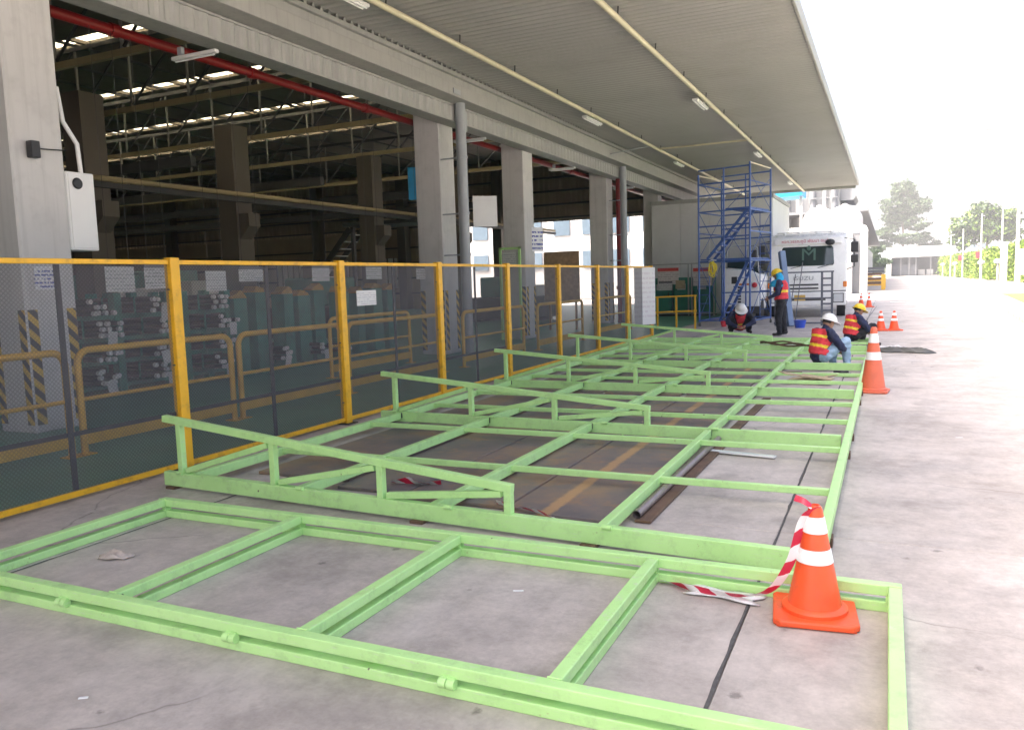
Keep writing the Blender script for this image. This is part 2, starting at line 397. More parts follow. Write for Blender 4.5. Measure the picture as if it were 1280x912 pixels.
# roof trusses
vme = MB().box(-.025, .025, -.03, .03, 6.9, 8.75).mesh('web_post'); vme.materials.append(MATS['web_grey'])
dme = MB().bar((0, 0, 6.95), (2.0, 0, 8.7), .05).mesh('web_diagonal'); dme.materials.append(MATS['dark_steel'])
for k, y in enumerate([7.6, 12.85, 16.75, 22, 27.2, 34]):
    tr = MB().box(-60, -9.7, y-.06, y+.06, 6.75, 6.9).build('roof_truss', 'cream_steel', fac)
    MB().box(-60, -9.7, y-.05, y+.05, 8.72, 8.84).build('top_chord', 'dark_steel', tr)
    for i in range(15):
        inst(vme, 'web_post', tr, (-1.8-2.2*i, y-20, 0)); inst(dme, 'web_diagonal', tr, (-3.95-2.2*i, y-20, 0))
# inner columns with crane beam
for y in (3.5, 14.3, 19.5, 27, 34, 41):
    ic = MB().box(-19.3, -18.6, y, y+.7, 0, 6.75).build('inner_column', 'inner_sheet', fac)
    MB().prism([(-18.6, 4.0), (-18.6, 3.2), (-18.2, 3.6), (-18.2, 4.0)], 'Y', y+.1, y+.6).build('crane_bracket', 'inner_sheet', ic)
cb = MB().box(-18.58, -18.42, -6, 46, 4.36, 4.5).build('crane_beam', 'dark_steel', fac); MB().tube([(-18.5, -6, 4.6), (-18.5, 46, 4.6)], .07).build('crane_rail', 'cream_steel', cb)
for y in (6, 12, 18, 24, 30, 36):
    MB().box(-60, -18.7, y-.1, y+.1, 5.3, 5.6).build('cross_beam', 'dark_steel', fac)
# far gable wall: corrugated sheet above an open band, girts, posts
fw_ = MB(); strip(fw_, corr('X', -60, -9.7, .35, .05, 45.9, 0, 0, -1), lambda a, b, c: (a, b, c), 5.15, 9.0); fw_.build('gable_sheet', 'gable_sheet', fac)
for z in (5.3, 6.1, 6.9, 7.7, 8.5): MB().box(-60, -9.7, 45.6, 45.8, z, z+.1).build('girt', 'dark_steel', fac)
for x in (-57, -50, -43, -36, -29, -22, -15.5): MB().box(x-.3, x+.3, 45.1, 45.75, 0, 9).build('gable_post', 'inner_sheet', fac)
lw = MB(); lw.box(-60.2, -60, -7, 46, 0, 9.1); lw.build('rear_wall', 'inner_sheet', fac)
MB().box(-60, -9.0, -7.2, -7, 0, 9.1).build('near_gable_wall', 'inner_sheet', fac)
dw = MB().box(-60, -27, 45.75, 45.85, 0, 5.15); dw.build('gable_low_wall', 'gable_sheet', fac)
for z in (1.0, 2.0, 3.0, 4.0): MB().box(-60, -27, 45.62, 45.74, z, z+.1).build('girt', 'dark_steel', fac)
for x in range(-44, -28, 4):
    w_ = MB().box(x, x+2.2, 45.6, 45.74, 1.4, 3.4).build('window', 'tube_glass', fac)
    for q in range(5): MB().box(x+.5*q, x+.5*q+.06, 45.55, 45.597, 1.4, 3.4).build('glazing_bar', 'dark_steel', w_)
# mezzanine stair seen in the dark
st = thing('mezzanine_stair', 'dark steel stair inside the factory hall under the trusses', 'stair', (-21, 30, 0), world=True)
MB().bar((-24.6, 30, 1.4), (-22.0, 30, 4.2), .08, .25).build('stringer', 'dark_steel', st); MB().bar((-24.6, 31, 1.4), (-22.0, 31, 4.2), .08, .25).build('stringer', 'dark_steel', st)
for i in range(9): MB().box(-24.6+.29*i, -24.3+.29*i, 30.05, 30.95, 1.45+.31*i, 1.49+.31*i).build('tread', 'panel_white', st)
for p in ((-21.9, 30.), (-21.9, 31.)): MB().box(p[0], p[0]+.15, p[1]-.08, p[1]+.08, 0, 4.4).build('post', 'dark_steel', st)
MB().box(-22, -17, 29.5, 31.5, 4.25, 4.4).build('landing', 'dark_steel', st)
MB().bar((-24.9, 30, 0), (-24.6, 30, 1.4), .1).build('leg', 'dark_steel', st)

# ================================================================== CANOPY
can = thing('canopy_roof', 'long grey corrugated canopy over the loading apron in front of the factory', 'canopy', (-5, 20, 0), world=True)
CY0, CY1 = -4, 46
cs = MB(); pr = corr('Y', CY0, CY1, .2, .03, 6.0, 0, 0, 1, .28); strip(cs, pr, lambda a, b, c: (c, a, b), -8.28, -1.5)
cs.build('corrugated_ceiling', 'ceiling_sheet', can)
MB().box(-9.3, -1.46, CY0, CY1, 6.12, 6.22).build('roof_deck', 'ceiling_sheet', can)
MB().box(-1.495, -1.44, CY0, CY1-.02, 5.975, 6.24).build('edge_fascia', 'beam_grey', can, bevel=.01)
MB().box(-9.0, -1.6, CY1-.09, CY1-.01, 5.86, 5.995).build('end_fascia', 'cladding', can, bevel=.01)
# gutter box beam
MB().box(-8.98, -8.22, -4, 45.8, 5.47, 5.73).build('gutter_box', 'beam_grey', can, bevel=.008)
MB().box(-8.9, -8.27, -4, 45.8, 5.732, 5.88).build('gutter_lip', 'cladding', can)
MB().box(-8.34, -8.2, -4, 45.8, 5.882, 5.965).build('gutter_rim', 'cladding', can, bevel=.006)
tooth = MB().prism([(-.10, 0), (-.03, 0), (-.052, .075), (-.078, .075)], 'X', 0, .012).mesh('rib_closure'); tooth.materials.append(MATS['cladding'])
y = CY0 + .2*40
while y < CY1-.3: inst(tooth, 'rib_closure', can, (-8.215+5, y+.02+.2-20, 5.966)); y += .2
bt = MB(); bt.box(-8.215, -8.20, 15.0, 15.3, 5.52, 5.62); bt.build('joint_plate', 'downpipe', can)
# conduits hung under the ceiling, with hangers
for cx_ in (-7.03, -4.08):
    cd = MB().tube([(cx_, -3.8, 5.83), (cx_, 45.4, 5.83)], .05, 10).build('conduit', 'conduit', can, smooth=40)
    y = -3.3
    while y < 45:
        MB().tube([(cx_, y, 5.86), (cx_+.01, y, 6.02)], .012, 6).build('hanger', 'dark_steel', cd); y += 2.35
MB().tube([(-7.03, 26.9, 5.84), (-4.08, 26.9, 5.84)], .03, 8).build('cross_conduit', 'conduit', can, smooth=40)
MB().tube([(-8.2, 25.4, 5.6), (-7.7, 25.9, 5.75), (-7.03, 26.2, 5.84)], .02, 6).build('cable_drop', 'downpipe', can)
MB().tube([(-8.6, -3.8, 5.9), (-8.6, 45, 5.9)], .03, 6).build('cable', 'conduit', can)
for i, (x, y, lab) in enumerate([(-7.2, 9.9, 'white fluorescent batten on the inner conduit, nearest the camera'), (-7.2, 20.8, 'white fluorescent batten on the inner conduit at mid canopy'),
        (-7.2, 30.6, 'white fluorescent batten on the inner conduit beside the blue scaffold top'), (-4.25, 20.4, 'white fluorescent batten on the outer conduit at mid canopy'),
        (-4.25, 30.0, 'white fluorescent batten on the outer conduit, second before the canopy end'), (-4.25, 40.3, 'white fluorescent batten on the outer conduit close to the canopy far end')]):
    L = thing('fluorescent_light', lab, 'light fitting', (x, y, 5.74), group='battens under the canopy')
    MB().box(-.07, .07, -.62, .62, .03, .08).build('housing', 'white_paint', L, bevel=.006)
    for s_ in (-.035, .035): MB().tube([(s_, -.58, .012), (s_, .58, .012)], .014, 8).build('tube', 'tube_glass', L, smooth=40)
    MB().box(.05, .17, -.02, .02, .06, .10).build('bracket', 'white_paint', L)

# ================================================================== pipes and fittings on the factory front
rp = thing('fire_main_pipe', 'long red fire pipe running behind the columns under the lintel', 'pipe', (-9.85, 20, 5.25), world=True)
MB().tube([(-9.85, 6.2, 5.26), (-9.85, 45, 5.26)], .075, 12).build('run', 'red_pipe', rp, smooth=40)
for y in (8.2, 10.9, 14.2, 18, 22, 26, 30): MB().tube([(-9.85, y-.06, 5.26), (-9.85, y+.06, 5.26)], .095, 12).build('coupling', 'red_pipe', rp, smooth=40)
for y, lab in ((15.75, 'grey round downpipe beside the second factory column'), (27.6, 'grey round downpipe beside the fourth factory column')):
    dp = thing('downpipe', lab, 'pipe', (-8.47, y, 0), group='downpipes')
    MB().tube([(0, 0, 0), (0, 0, 5.5)], .115, 16).build('pipe', 'downpipe', dp, smooth=40)
    for z in (2.2, 3.1, 4.3): MB().lathe([(.13, z), (.13, z+.05)], 16).build('clip', 'downpipe', dp, smooth=40); MB().box(-.55, -.1, -.02, .02, z+.01, z+.04).build('clip_arm', 'downpipe', dp)
    MB().tube([(.0, .2, 4.9), (0, .2, 5.3), (0, .02, 5.4)], .05, 10).build('branch', 'downpipe', dp, smooth=40)
rr = thing('riser_pipe', 'dark red vertical riser pipe between the fourth column and its downpipe', 'pipe', (-8.75, 27.9, 0))
MB().tube([(0, 0, 0), (0, 0, 5.1)], .09, 12).build('riser', 'red_pipe', rr, smooth=40); MB().lathe([(.13, 1.2), (.13, 1.32)], 12).build('flange', 'red_pipe', rr, smooth=40)
eb = thing('electrical_cabinet', 'white electrical box mounted behind the nearest factory column', 'cabinet', (-9, 6.85, 2.15), world=True)
MB().box(-9.32, -9.02, 6.66, 7.05, 2.15, 3.10).build('casing', 'white_paint', eb, bevel=.012)
MB().box(-9.02, -9.008, 6.69, 7.02, 2.18, 3.07).build('door', 'white_paint', eb, bevel=.004)
gd = MB().lathe([(.062, 0), (.07, .012), (.055, .03), (.02, .034)], 20); gd.v = [(-9.008+z, 6.80+x, 2.96+y) for x, y, z in gd.v]; gd.build('gauge', 'black_plastic', eb, smooth=40)
MB().box(-9.28, -9.1, 6.62, 6.66, 2.3, 2.9).build('mount', 'downpipe', eb)
MB().tube([(-9.1, 6.7, 4.1), (-9.1, 6.75, 3.7), (-9.08, 6.9, 3.45), (-9.08, 6.92, 3.1)], .028, 8).build('feed_conduit', 'white_paint', eb, smooth=60)
MB().tube([(-9.2, 6.68, 4.0), (-9.2, 6.72, 3.1)], .028, 8).build('feed_conduit', 'downpipe', eb, smooth=60)
bl = thing('black_wall_lamp', 'small black lamp box on a thin arm across the nearest column', 'lamp', (-8.9, 6.22, 3.28), world=True)
MB().box(-8.98, -8.88, 6.17, 6.28, 3.19, 3.38).build('lamp_box', 'black_plastic', bl, bevel=.008)
MB().tube([(-8.93, 6.28, 3.3), (-8.96, 6.66, 3.33)], .008, 6).build('arm', 'black_plastic', bl)
for y, lab in ((8.9, 'white batten lamp on a bracket left of the second column under the red pipe'), (17.3, 'white batten lamp on a bracket between the second and third columns'), (23.3, 'white batten lamp on a bracket between the third and fourth columns'), (29.6, 'white batten lamp on a bracket after the fourth column')):
    L = thing('bracket_lamp', lab, 'light fitting', (-9.4, y, 4.95), group='bracket lamps under the lintel')
    MB().box(-.1, .75, -.04, .04, 0, .05).build('housing', 'panel_white', L, bevel=.006)
    MB().box(.02, .1, -.03, .03, .06, .17).build('bracket', 'downpipe', L)
    MB().tube([(-.05, 0, -.02), (.7, 0, -.016)], .012, 8).build('tube', 'tube_glass', L)
def sheet(name, label, cat, x, y, z, w, h, mat, yaw_=0, thick=.006, group=None):
    """a thin upright sheet facing +X (yaw 0), centred at x,y, bottom z"""
    o = MB().box(-thick/2, thick/2, -w/2, w/2, 0, h).build(name, mat); o.location = (x, y, z); o.rotation_euler = (0, 0, yaw_)
    return tag(o, label, cat, group)
sheet('notice', 'blue printed white notice fixed on the third factory column', 'notice', -8.97, 20.75, 2.42, .62, .66, 'notice_blue', -.5, .02)
sheet('grey_panel', 'blank pale grey square panel beside the second downpipe bracket', 'panel', -8.25, 16.35, 2.85, .55, .68, 'panel_white', -.9, .02)
sheet('notice', 'white notice with blue lettering low on the nearest column behind the mesh', 'notice', -8.985, 6.29, 1.68, .32, .27, 'notice_blue')
bb = thing('plywood_board', 'brown plywood board standing inside the hall past the third column', 'board', (-9.5, 24, 0), world=True)
MB().box(-10.05, -8.85, 23.98, 24.02, .9, 2.5).build('sheet', 'wood', bb); MB().bar((-9.9, 24.05, 0), (-9.9, 24.05, 2.2), .06).build('leg', 'wood', bb); MB().bar((-9.0, 24.05, 0), (-9.0, 24.05, 2.2), .06).build('leg', 'wood', bb)
gb = thing('green_framed_board', 'green framed display stand left of the third column', 'board', (-9.4, 20, 0), world=True)
for a, b in (((-9.67, 20, 0), (-9.67, 20, 2.53)), ((-9.09, 20, 0), (-9.09, 20, 2.53))): MB().bar(a, b, .06).build('post', 'green_paint', gb)
MB().bar((-9.7, 20, 2.5), (-9.06, 20, 2.5), .06).build('rail', 'green_paint', gb); MB().box(-9.6, -9.2, 19.99, 20.01, 2.0, 2.4).build('sheet', 'notice_paper', gb)
sheet('blue_banner', 'light blue banner hanging deep inside the hall left of the second column', 'banner', -14.75, 24, 4.5, .5, 1.1, 'blue_cloth', -1.2)
# ================================================================== YELLOW MESH FENCE
FX = -5.75
fence = thing('mesh_fence', 'yellow post safety fence with dark mesh panels along the factory', 'fence', (FX, 12, 0), world=True)
PY = [.62, 2.92, 5.2, 7.6, 9.85, 12.1, 14.4, 16.7, 18.9, 21.1]
for y in PY:
    p_ = MB().box(FX-.045, FX+.045, y-.05, y+.05, 0, 1.905).build('post', 'yellow_paint', fence, bevel=.006)
    for z in (.25, .95, 1.62): MB().lathe([(.014, 0), (.014, .012)], 8).build('bolt', 'dark_steel', p_, local=True).location = (FX+0-FX, y-12-.056, z)
    MB().box(FX-.09, FX+.09, y-.09, y+.09, .0, .012).build('base_plate', 'dark_steel', p_)
for i in range(len(PY)-1):
    y0, y1 = PY[i]+.052, PY[i+1]-.052
    MB().box(FX-.02, FX+.02, y0, y1, 1.845, 1.885).build('top_rail', 'yellow_paint', fence, bevel=.004)
    MB().box(FX-.02, FX+.02, y0, y1, .03, .075).build('bottom_rail', 'yellow_paint', fence, bevel=.004)
    pn = MB(); pn._add([(FX, y0, .076), (FX, y1, .076), (FX, y1, 1.844), (FX, y0, 1.844)], [(0, 1, 2, 3)]); pn = pn.build('mesh_panel', 'mesh_screen', fence)
    if i < 5:
        ym = y0 + (y1-y0)*.5 + (.05 if i == 1 else 0)
        MB().box(FX-.018, FX-.004, ym-.022, ym+.022, .08, 1.84).build('stiffener', 'mesh_bar', pn)
        MB().box(FX-.034, FX-.02, y0, y1, .50, .535).build('stiffener', 'mesh_bar', pn)
sheet('notice', 'small white notice tied on the fence mesh beside the third post', 'notice', -5.735, 8.09, 1.37, .4, .18, 'notice_paper')
bn = sheet('notice_banner', 'tall white printed banner hanging on the far end of the yellow fence', 'banner', -5.70, 20.3, .38, .62, 1.47, 'notice_banner', -.75, .01)

# ================================================================== INNER GUARD RAILS
def hoop(y0, y1, label, x=-7.32, rz=0):
    g_ = thing('guard_rail', label, 'railing', (x, (y0+y1)/2, 0), rz, group='guard rails behind the mesh fence')
    a = (y1-y0)/2; r = .13; pts = [(0, -a, 0)]
    for k in range(7): th = math.pi*k/12; pts.append((0, -a+r-r*math.cos(th), 1.05-r+r*math.sin(th)))
    for k in range(7): th = math.pi/2 - math.pi*k/12; pts.append((0, a-r+r*math.cos(th), 1.05-r+r*math.sin(th)))
    pts.append((0, a, 0))
    MB().tube(pts, .035, 10).build('hoop', 'rail_yellow', g_, smooth=60)
    MB().tube([(0, -a, .56), (0, a, .56)], .022, 8).build('mid_rail', 'rail_yellow', g_, smooth=60)
    MB().box(-.02, .02, -a, a, .10, .235).build('kick_plate', 'rail_yellow', g_, bevel=.004)
    for s_ in (-a, a): MB().box(-.08, .08, s_-.08, s_+.08, 0, .012).build('foot_plate', 'rail_yellow', g_)
hoop(3.0, 5.22, 'yellow tubular guard rail nearest the camera, left edge, behind the mesh')
hoop(5.36, 7.42, 'yellow tubular guard rail behind the mesh around the first wide fence post')
hoop(7.56, 9.62, 'yellow tubular guard rail behind the mesh in front of the teal rack posts')
hoop(9.8, 12.6, 'yellow tubular guard rail behind the mesh at the second wide fence post')
hoop(13.4, 16.2, 'yellow tubular guard rail behind the mesh beside the second factory column')
hoop(17.0, 20.0, 'yellow tubular guard rail behind the mesh near the third factory column')
hoop(21.0, 24.4, 'yellow tubular guard rail behind the mesh at the far fence end')
hoop(11.4, 14.0, 'yellow tubular guard rail standing deeper inside beyond the second post', -8.9)
sr = thing('service_railing', 'square yellow pipe railing beside the green cabinets and the scaffold', 'railing', (-5.8, 24, 0), world=True)
for x in (-6.4, -5.82, -5.25): MB().bar((x, 24.2, 0), (x, 24.2, 1.0 + .02*(x+6.4)), .05).build('post', 'rail_yellow', sr)
for z in (.98, .52): MB().bar((-6.5, 24.2, z), (-5.2, 24.2, z+.03), .045).build('rail', 'rail_yellow', sr)

# ================================================================== RACKS AND BAR STOCK INSIDE
rod = MB(); rod.cur = 0; rod.tube([(-3.2, 0, 0), (-.06, 0, 0)], .036, 10); rod.cur = 1; rod.tube([(-.06, 0, 0), (0, 0, 0)], .037, 10)
rodm = rod.mesh('rod'); rodm.materials.append(MATS['rod_steel']); rodm.materials.append(MATS['rod_tip'])
rodm.polygons.foreach_set('use_smooth', [True]*len(rodm.polygons)); rodm.set_sharp_from_angle(angle=R(40))
def bundle(y, z, n, tagp, label, x=-10.6):
    b_ = thing('bar_bundle', label, 'bar stock', (x, y, z), group='bundles of steel bars on the racks')
    rr_ = random.Random(int(y*100+z*10)); k = 0
    for row in range(3):
        for col in range(4):
            if k >= n: break
            if rr_.random() < .18: continue
            inst(rodm, 'rod', b_, (rr_.uniform(-.12, .02), -.15+.1*col+rr_.uniform(-.02, .02)+(row % 2)*.05, .045+row*.088+rr_.uniform(-.006, .006))); k += 1
    bd = MB(); bd.box(-.40, -.36, -.23, .25, .0, .006); bd.box(-.40, -.36, -.23, .25, .27, .276); bd.box(-.40, -.36, -.236, -.23, 0, .276); bd.box(-.40, -.36, .25, .256, 0, .276)
    bd.build('strap', 'teal_paint', b_)
    if tagp:
        t2 = MB().box(.015, .02, -.08, .08, -.12, .10).build('paper_tag', 'notice_paper', b_); t2.location = (0, rr_.uniform(-.12, .12), 0); t2.rotation_euler = (rr_.uniform(-.25, .25), 0, 0)
rows = ['bottom', 'second', 'third', 'top']
for ci, (y, where) in enumerate(((8.35, 'left column of near rack'), (9.42, 'right column of near rack'), (10.75, 'rack right of first wide fence post'))):
    for zi, z in enumerate((.22, .58, .94, 1.28)):
        bundle(y + .06*((zi*7+ci*3) % 3 - 1), z, 8 + (zi+ci) % 3, (zi+ci) % 2 == 0 or zi == 0, f'dark bars with white tips, {rows[zi]} bundle in {where}')
bundle(12.3, .22, 7, True, 'dark steel bars with white tips lying low behind the second guard rail'); bundle(13.5, .22, 7, True, 'dark steel bars with white tips lying low beside the teal posts'); bundle(14.15, .22, 6, True, 'dark steel bars with white tips, farthest low bundle before the second post')
def bar_rack(y0, y1, label):
    r_ = thing('bar_rack', label, 'rack', (-11.8, (y0+y1)/2, 0), world=True, group='teal cantilever bar racks')
    for y in (y0, (y0+y1)/2, y1):
        for x in (-11.15, -13.0):
            c_ = MB().box(x-.07, x+.07, y-.07, y+.07, 0, 1.62).build('upright', 'teal_paint', r_, bevel=.006)
    for z in (.12, .50, .86, 1.21):
        for x in (-11.15, -13.0): MB().box(x-.05, x+.05, y0-.1, y1+.1, z, z+.07).build('arm', 'teal_paint', r_)
    return r_
bar_rack(7.9, 9.9, 'teal bar rack holding two columns of bar bundles, left of the first wide post'); bar_rack(10.25, 11.25, 'teal bar rack with one column of bundles, right of the first wide post')
M('cap_yellow', (.38, .22, .02), .6, var=.25, scale=9)
names = ['first', 'second', 'third', 'fourth', 'fifth', 'sixth', 'seventh', 'eighth', 'ninth']
for i, y in enumerate((11.45, 11.95, 12.75, 13.25, 13.75, 14.6, 15.2, 15.9, 16.5)):
    h_ = 1.45 + .05*((i*5) % 3)
    s_ = thing('rack_post', f'{names[i]} tall teal storage post with yellow top, counted from the near rack', 'rack post', (-11.1, y, 0), .1*((i*3) % 4-1.5), group='teal posts with yellow tops')
    MB().box(-.22, .22, -.17, .17, 0, .1).build('foot', 'teal_paint', s_)
    MB().box(-.16, .16, -.15-.03*(i % 2), .15+.03*(i % 2), .1, h_).build('body', 'teal_paint', s_, bevel=.008)
    MB().prism([(-.17, h_), (.17, h_), (.15, h_+.05+.03*(i % 3)), (.05, h_+.10+.05*((i+1) % 2)), (-.08, h_+.08+.04*(i % 2)), (-.17, h_+.03)], 'X', -.13, .13).build('cap', 'cap_yellow', s_)
for i, (y, z, w, h_, m_, lab) in enumerate([(7.7, 1.63, .46, .34, 'notice_paper', 'left'), (8.33, 1.66, .46, .37, 'notice_header', 'second'), (9.43, 1.6, .42, .31, 'notice_paper', 'third'), (10.2, 1.74, .55, .24, 'notice_header', 'fourth'), (12.0, 1.72, .5, .3, 'notice_header', 'fifth'), (13.7, 1.74, .55, .3, 'notice_header', 'sixth'), (15.6, 1.72, .55, .3, 'notice_header', 'seventh')]):
    pl_ = thing('hanging_placard', f'{lab} paper placard hanging on wires above the racks, counted from the near column', 'placard', (-9.5, y, z), group='placards above the racks')
    MB().box(-.004, .004, -w/2, w/2, 0, h_).build('sheet', m_, pl_)
    for s_ in (-w*.35, w*.35): MB().tube([(0, s_, h_), (0, s_, 5.1-z)], .004, 4).build('wire', 'dark_steel', pl_)
# dark machinery far inside
for i, (x, y, w, d, h_, lab) in enumerate([(-15.5, 20, 3, 2.2, 1.9, 'low dark machine inside the hall behind the teal posts'), (-22.5, 17.5, 4, 3, 2.2, 'large dark machine at the left inside the hall'), (-14, 30, 3, 2.2, 1.8, 'dark machine deep in the hall right of the stair'), (-30, 27, 5, 3, 2.6, 'far dark machine at the back of the hall')]):
    m_ = thing('machine', lab, 'machine', (x, y, 0))
    MB().box(-w/2, w/2, -d/2, d/2, .12, h_*.55).build('bed', 'dark_steel', m_, bevel=.04)
    MB().box(-w*.35, w*.1, -d*.4, d*.4, h_*.55, h_).build('head', 'teal_paint', m_, bevel=.05)
    MB().box(w*.2, w*.45, -d*.3, d*.3, h_*.55, h_*.8).build('control_box', 'panel_white', m_, bevel=.03)
    for sx in (-w*.4, w*.4): MB().box(sx-.15, sx+.15, -d*.45, d*.45, 0, .12).build('foot', 'dark_steel', m_)

# ================================================================== GREEN STEEL: stacked near frames
def flat_frame(z0, z1, label, off=(0, 0), upper=False):
    f_ = thing('green_steel_assembly', label, 'steel frame', (-2.3+off[0], 3.3+off[1], z0), group=None)
    x0, x1, y0, y1 = -2.42, 2.38, -.74, .76; w = .058; h_ = z1-z0
    MB().box(x0, x1, y0, y0+w, 0, h_).build('long_beam', 'green_paint', f_, bevel=.005, seg=2)
    MB().box(x0, x1, y1-w, y1, 0, h_).build('long_beam', 'green_paint', f_, bevel=.005, seg=2)
    for x in (x0, -1.19, -.01, 1.17, x1-w):
        MB().box(x, x+w, y0+w-.001, y1-w+.001, .001 if not upper else 0.001, h_-.0015).build('cross_beam', 'green_paint', f_, bevel=.005, seg=2)
        for yy, dy in ((y0+w, .006), (y1-w, -.006)):
            MB().tube([(x+w*.1*i_, yy+dy*.3+.001*(i_ % 2), h_+.0005) for i_ in range(11)], .0045, 5).build('weld_bead', 'green_paint', f_)
    return f_
lowf = flat_frame(.0, .05, 'light green welded flat frame on the concrete, lower of the stacked pair in front')
upf = flat_frame(.078, .13, 'light green welded flat frame in front, upper of the stacked pair with hinge lugs', upper=True)
for x in (-1.45, -.33, .78, -2.2):
    lg = MB().tube([(x-.035, -.752, -.014), (x-.002, -.752, -.014)], .021, 12); lg.tube([(x+.002, -.752, -.014), (x+.035, -.752, -.014)], .021, 12); lg.box(x-.03, x+.03, -.75, -.735, -.028, .01)
    lg.build('hinge_lug', 'green_paint', upf, smooth=40)
for x in (-2.38, -1.16, .02, 1.2, 2.33):
    MB().box(x-.018, x+.018, .70, .75, -.028, 0).build('spacer', 'green_paint', upf)
for x in (-2.0, .4, 1.9): MB().box(x-.04, x+.04, -.69, -.682, -.028, 0).build('spacer', 'green_paint', upf)

# ================================================================== GREEN TRUSSES AND PURLINS
TY = [4.52, 7.74, 10.75, 13.85, 17.15]; SK = [-.060, -.03, -.03, -.03, -.03]
which = ['nearest', 'second', 'third', 'fourth', 'farthest']
XL, XR = -5.40, -.36
for k, y in enumerate(TY):
    t_ = thing('green_truss', f'{which[k]} of the five light green half trusses lying across the apron', 'steel truss', (-2.9, y, 0), SK[k], group='green half trusses')
    L0, L1 = XL+2.9, XR+2.9
    MB().box(L0, L1, -.03, .03, .02, .135).build('bottom_chord', 'green_paint', t_, bevel=.005, seg=2)
    MB().bar((L0+.02, 0, .575), (.77, 0, .30), .055, .055).build('top_chord', 'green_paint', t_, bevel=.005, seg=2)
    vx = [L0+.20, L0+1.22, L0+2.23, .74]
    zt = lambda x: .575 + (x-(L0+.02))/(.77-(L0+.02))*(.30-.575) - .028
    for x in vx: MB().box(x-.026, x+.026, -.026, .026, .135, zt(x)+.012).build('post', 'green_paint', t_, bevel=.004)
    for a, b in zip(vx[:-1], vx[1:]): MB().bar((a+.05, .002, .155), (b-.05, .002, zt(b-.05)-.02), .045, .045).build('diagonal', 'green_paint', t_, bevel=.004)
    for x in (L0+.2, -1.0, .3, 1.42):
        lg = MB().tube([(x-.03, -.035, .137), (x+.03, -.035, .137)], .016, 10); lg.build('lug', 'green_paint', t_, smooth=40)
    for x in (L0+.1, .05, 1.3): MB().box(x-.05, x+.05, -.06, .06, 0, .02).build('packer', 'timber_dark', t_)
    # dark bolted cleats where the purlins meet
    if k:
        for x in (-5.12, -3.96, -2.76, -1.54):
            MB().box(x+2.9-.02, x+2.9+.03, -.055, -.034, .07, .125).build('cleat', 'dark_steel', t_)
PX = [('left-hand', -5.12), ('second', -3.96), ('middle', -2.76), ('fourth', -1.54), ('right-hand edge', -.31)]
bays = [(4.52, 7.74), (7.74, 10.75), (10.75, 13.85), (13.85, 17.15), (17.15, 19.2)]; bn_ = ['first', 'second', 'third', 'fourth', 'last']
for nm, x in PX:
    for b, (a, c) in enumerate(bays):
        edge = x > -.4
        dy0 = (x+2.9)*SK[b]; dy1 = (x+2.9)*SK[min(b+1, 4)]
        o = MB().box(-.03, .03, a+dy0+(.035 if not edge else -.02), c+dy1-(.06 if not edge else .03), .055, .131).build('green_purlin', 'green_paint', bevel=.005, seg=2)
        o.location = (x, 0, 0); tag(o, f'light green {nm} long purlin in the {bn_[b]} bay between trusses', 'purlin', 'green purlins')
        if edge:
            for yy in (a+.4, c-.4): MB().box(-.04, .04, yy-.05, yy+.05, 0, .055).build('packer', 'timber_dark', o)
cross = [(5.74, 0), (7.15, 0), (8.52, 1), (9.66, 1), (11.55, 2), (12.45, 2), (14.85, 3), (15.85, 3), (18.0, 4), (18.7, 4), (19.2, 4)]
for i, (y, b) in enumerate(cross):
    o = MB(); segs = [-5.09, -3.99, -3.93, -2.79, -2.73, -1.57, -1.51, -.34]
    o.box(-5.09, -.34, y-.022, y+.022, .079, .127); ordn = ['first', 'second', 'third', 'fourth', 'fifth', 'sixth', 'seventh', 'eighth', 'ninth', 'tenth', 'eleventh']
    ob = o.build('green_cross_bar', 'green_paint', bevel=.004); ob.rotation_euler = (0, 0, 0)
    tag(ob, f'light green thin cross bar under the purlins, {ordn[i]} from the camera', 'steel bar', 'green cross bars')
# ================================================================== STEEL PLATES, PIPE, TIMBER, DEBRIS
pl = [(-4.95, -3.98, 5.25, 10.3, 'leftmost'), (-3.95, -3.32, 5.05, 10.4, 'second'), (-3.3, -2.42, 4.95, 10.2, 'third'), (-2.40, -1.68, 4.86, 10.5, 'rightmost')]
for x0, x1, y0, y1, n in pl:
    tag(MB().box(x0, x1, y0, y1, .003, .028 if n != 'third' else .03).build('steel_plate', 'steel_plate', bevel=.003), f'{n} rusty brown steel plate on the apron under the near green trusses', 'steel plate', 'near steel plates')
for x0, x1, y0, y1, n in [(-4.95, -3.6, 10.6, 15.6, 'left'), (-3.55, -2.5, 10.55, 15.2, 'middle'), (-2.45, -1.75, 10.7, 15.0, 'right')]:
    tag(MB().box(x0, x1, y0, y1, .003, .026).build('steel_plate', 'steel_plate', bevel=.003), f'{n} rusty steel plate of the farther row under the third truss', 'steel plate', 'far steel plates')
pp = MB(); pp.tube([(-1.475, 4.98, .051), (-1.44, 7.62, .051)], .027, 16, caps=False); pp.tube([(-1.44, 7.62, .051), (-1.475, 4.98, .051)], .023, 16, caps=False)
tag(pp.build('steel_pipe', 'pipe_steel', smooth=40), 'dull grey steel pipe lying along the timber beside the fourth purlin', 'pipe')
tag(MB().bar((-1.43, 4.96, .013), (-1.40, 7.66, .013), .11, .02).build('timber_plank', 'timber_dark', bevel=.004), 'brown timber batten lying under the steel pipe', 'timber')
tag(MB().bar((-1.42, 7.85, .013), (-1.38, 10.55, .013), .10, .02).build('timber_plank', 'timber_dark', bevel=.004), 'brown timber batten lying on the concrete beyond the second truss', 'timber')
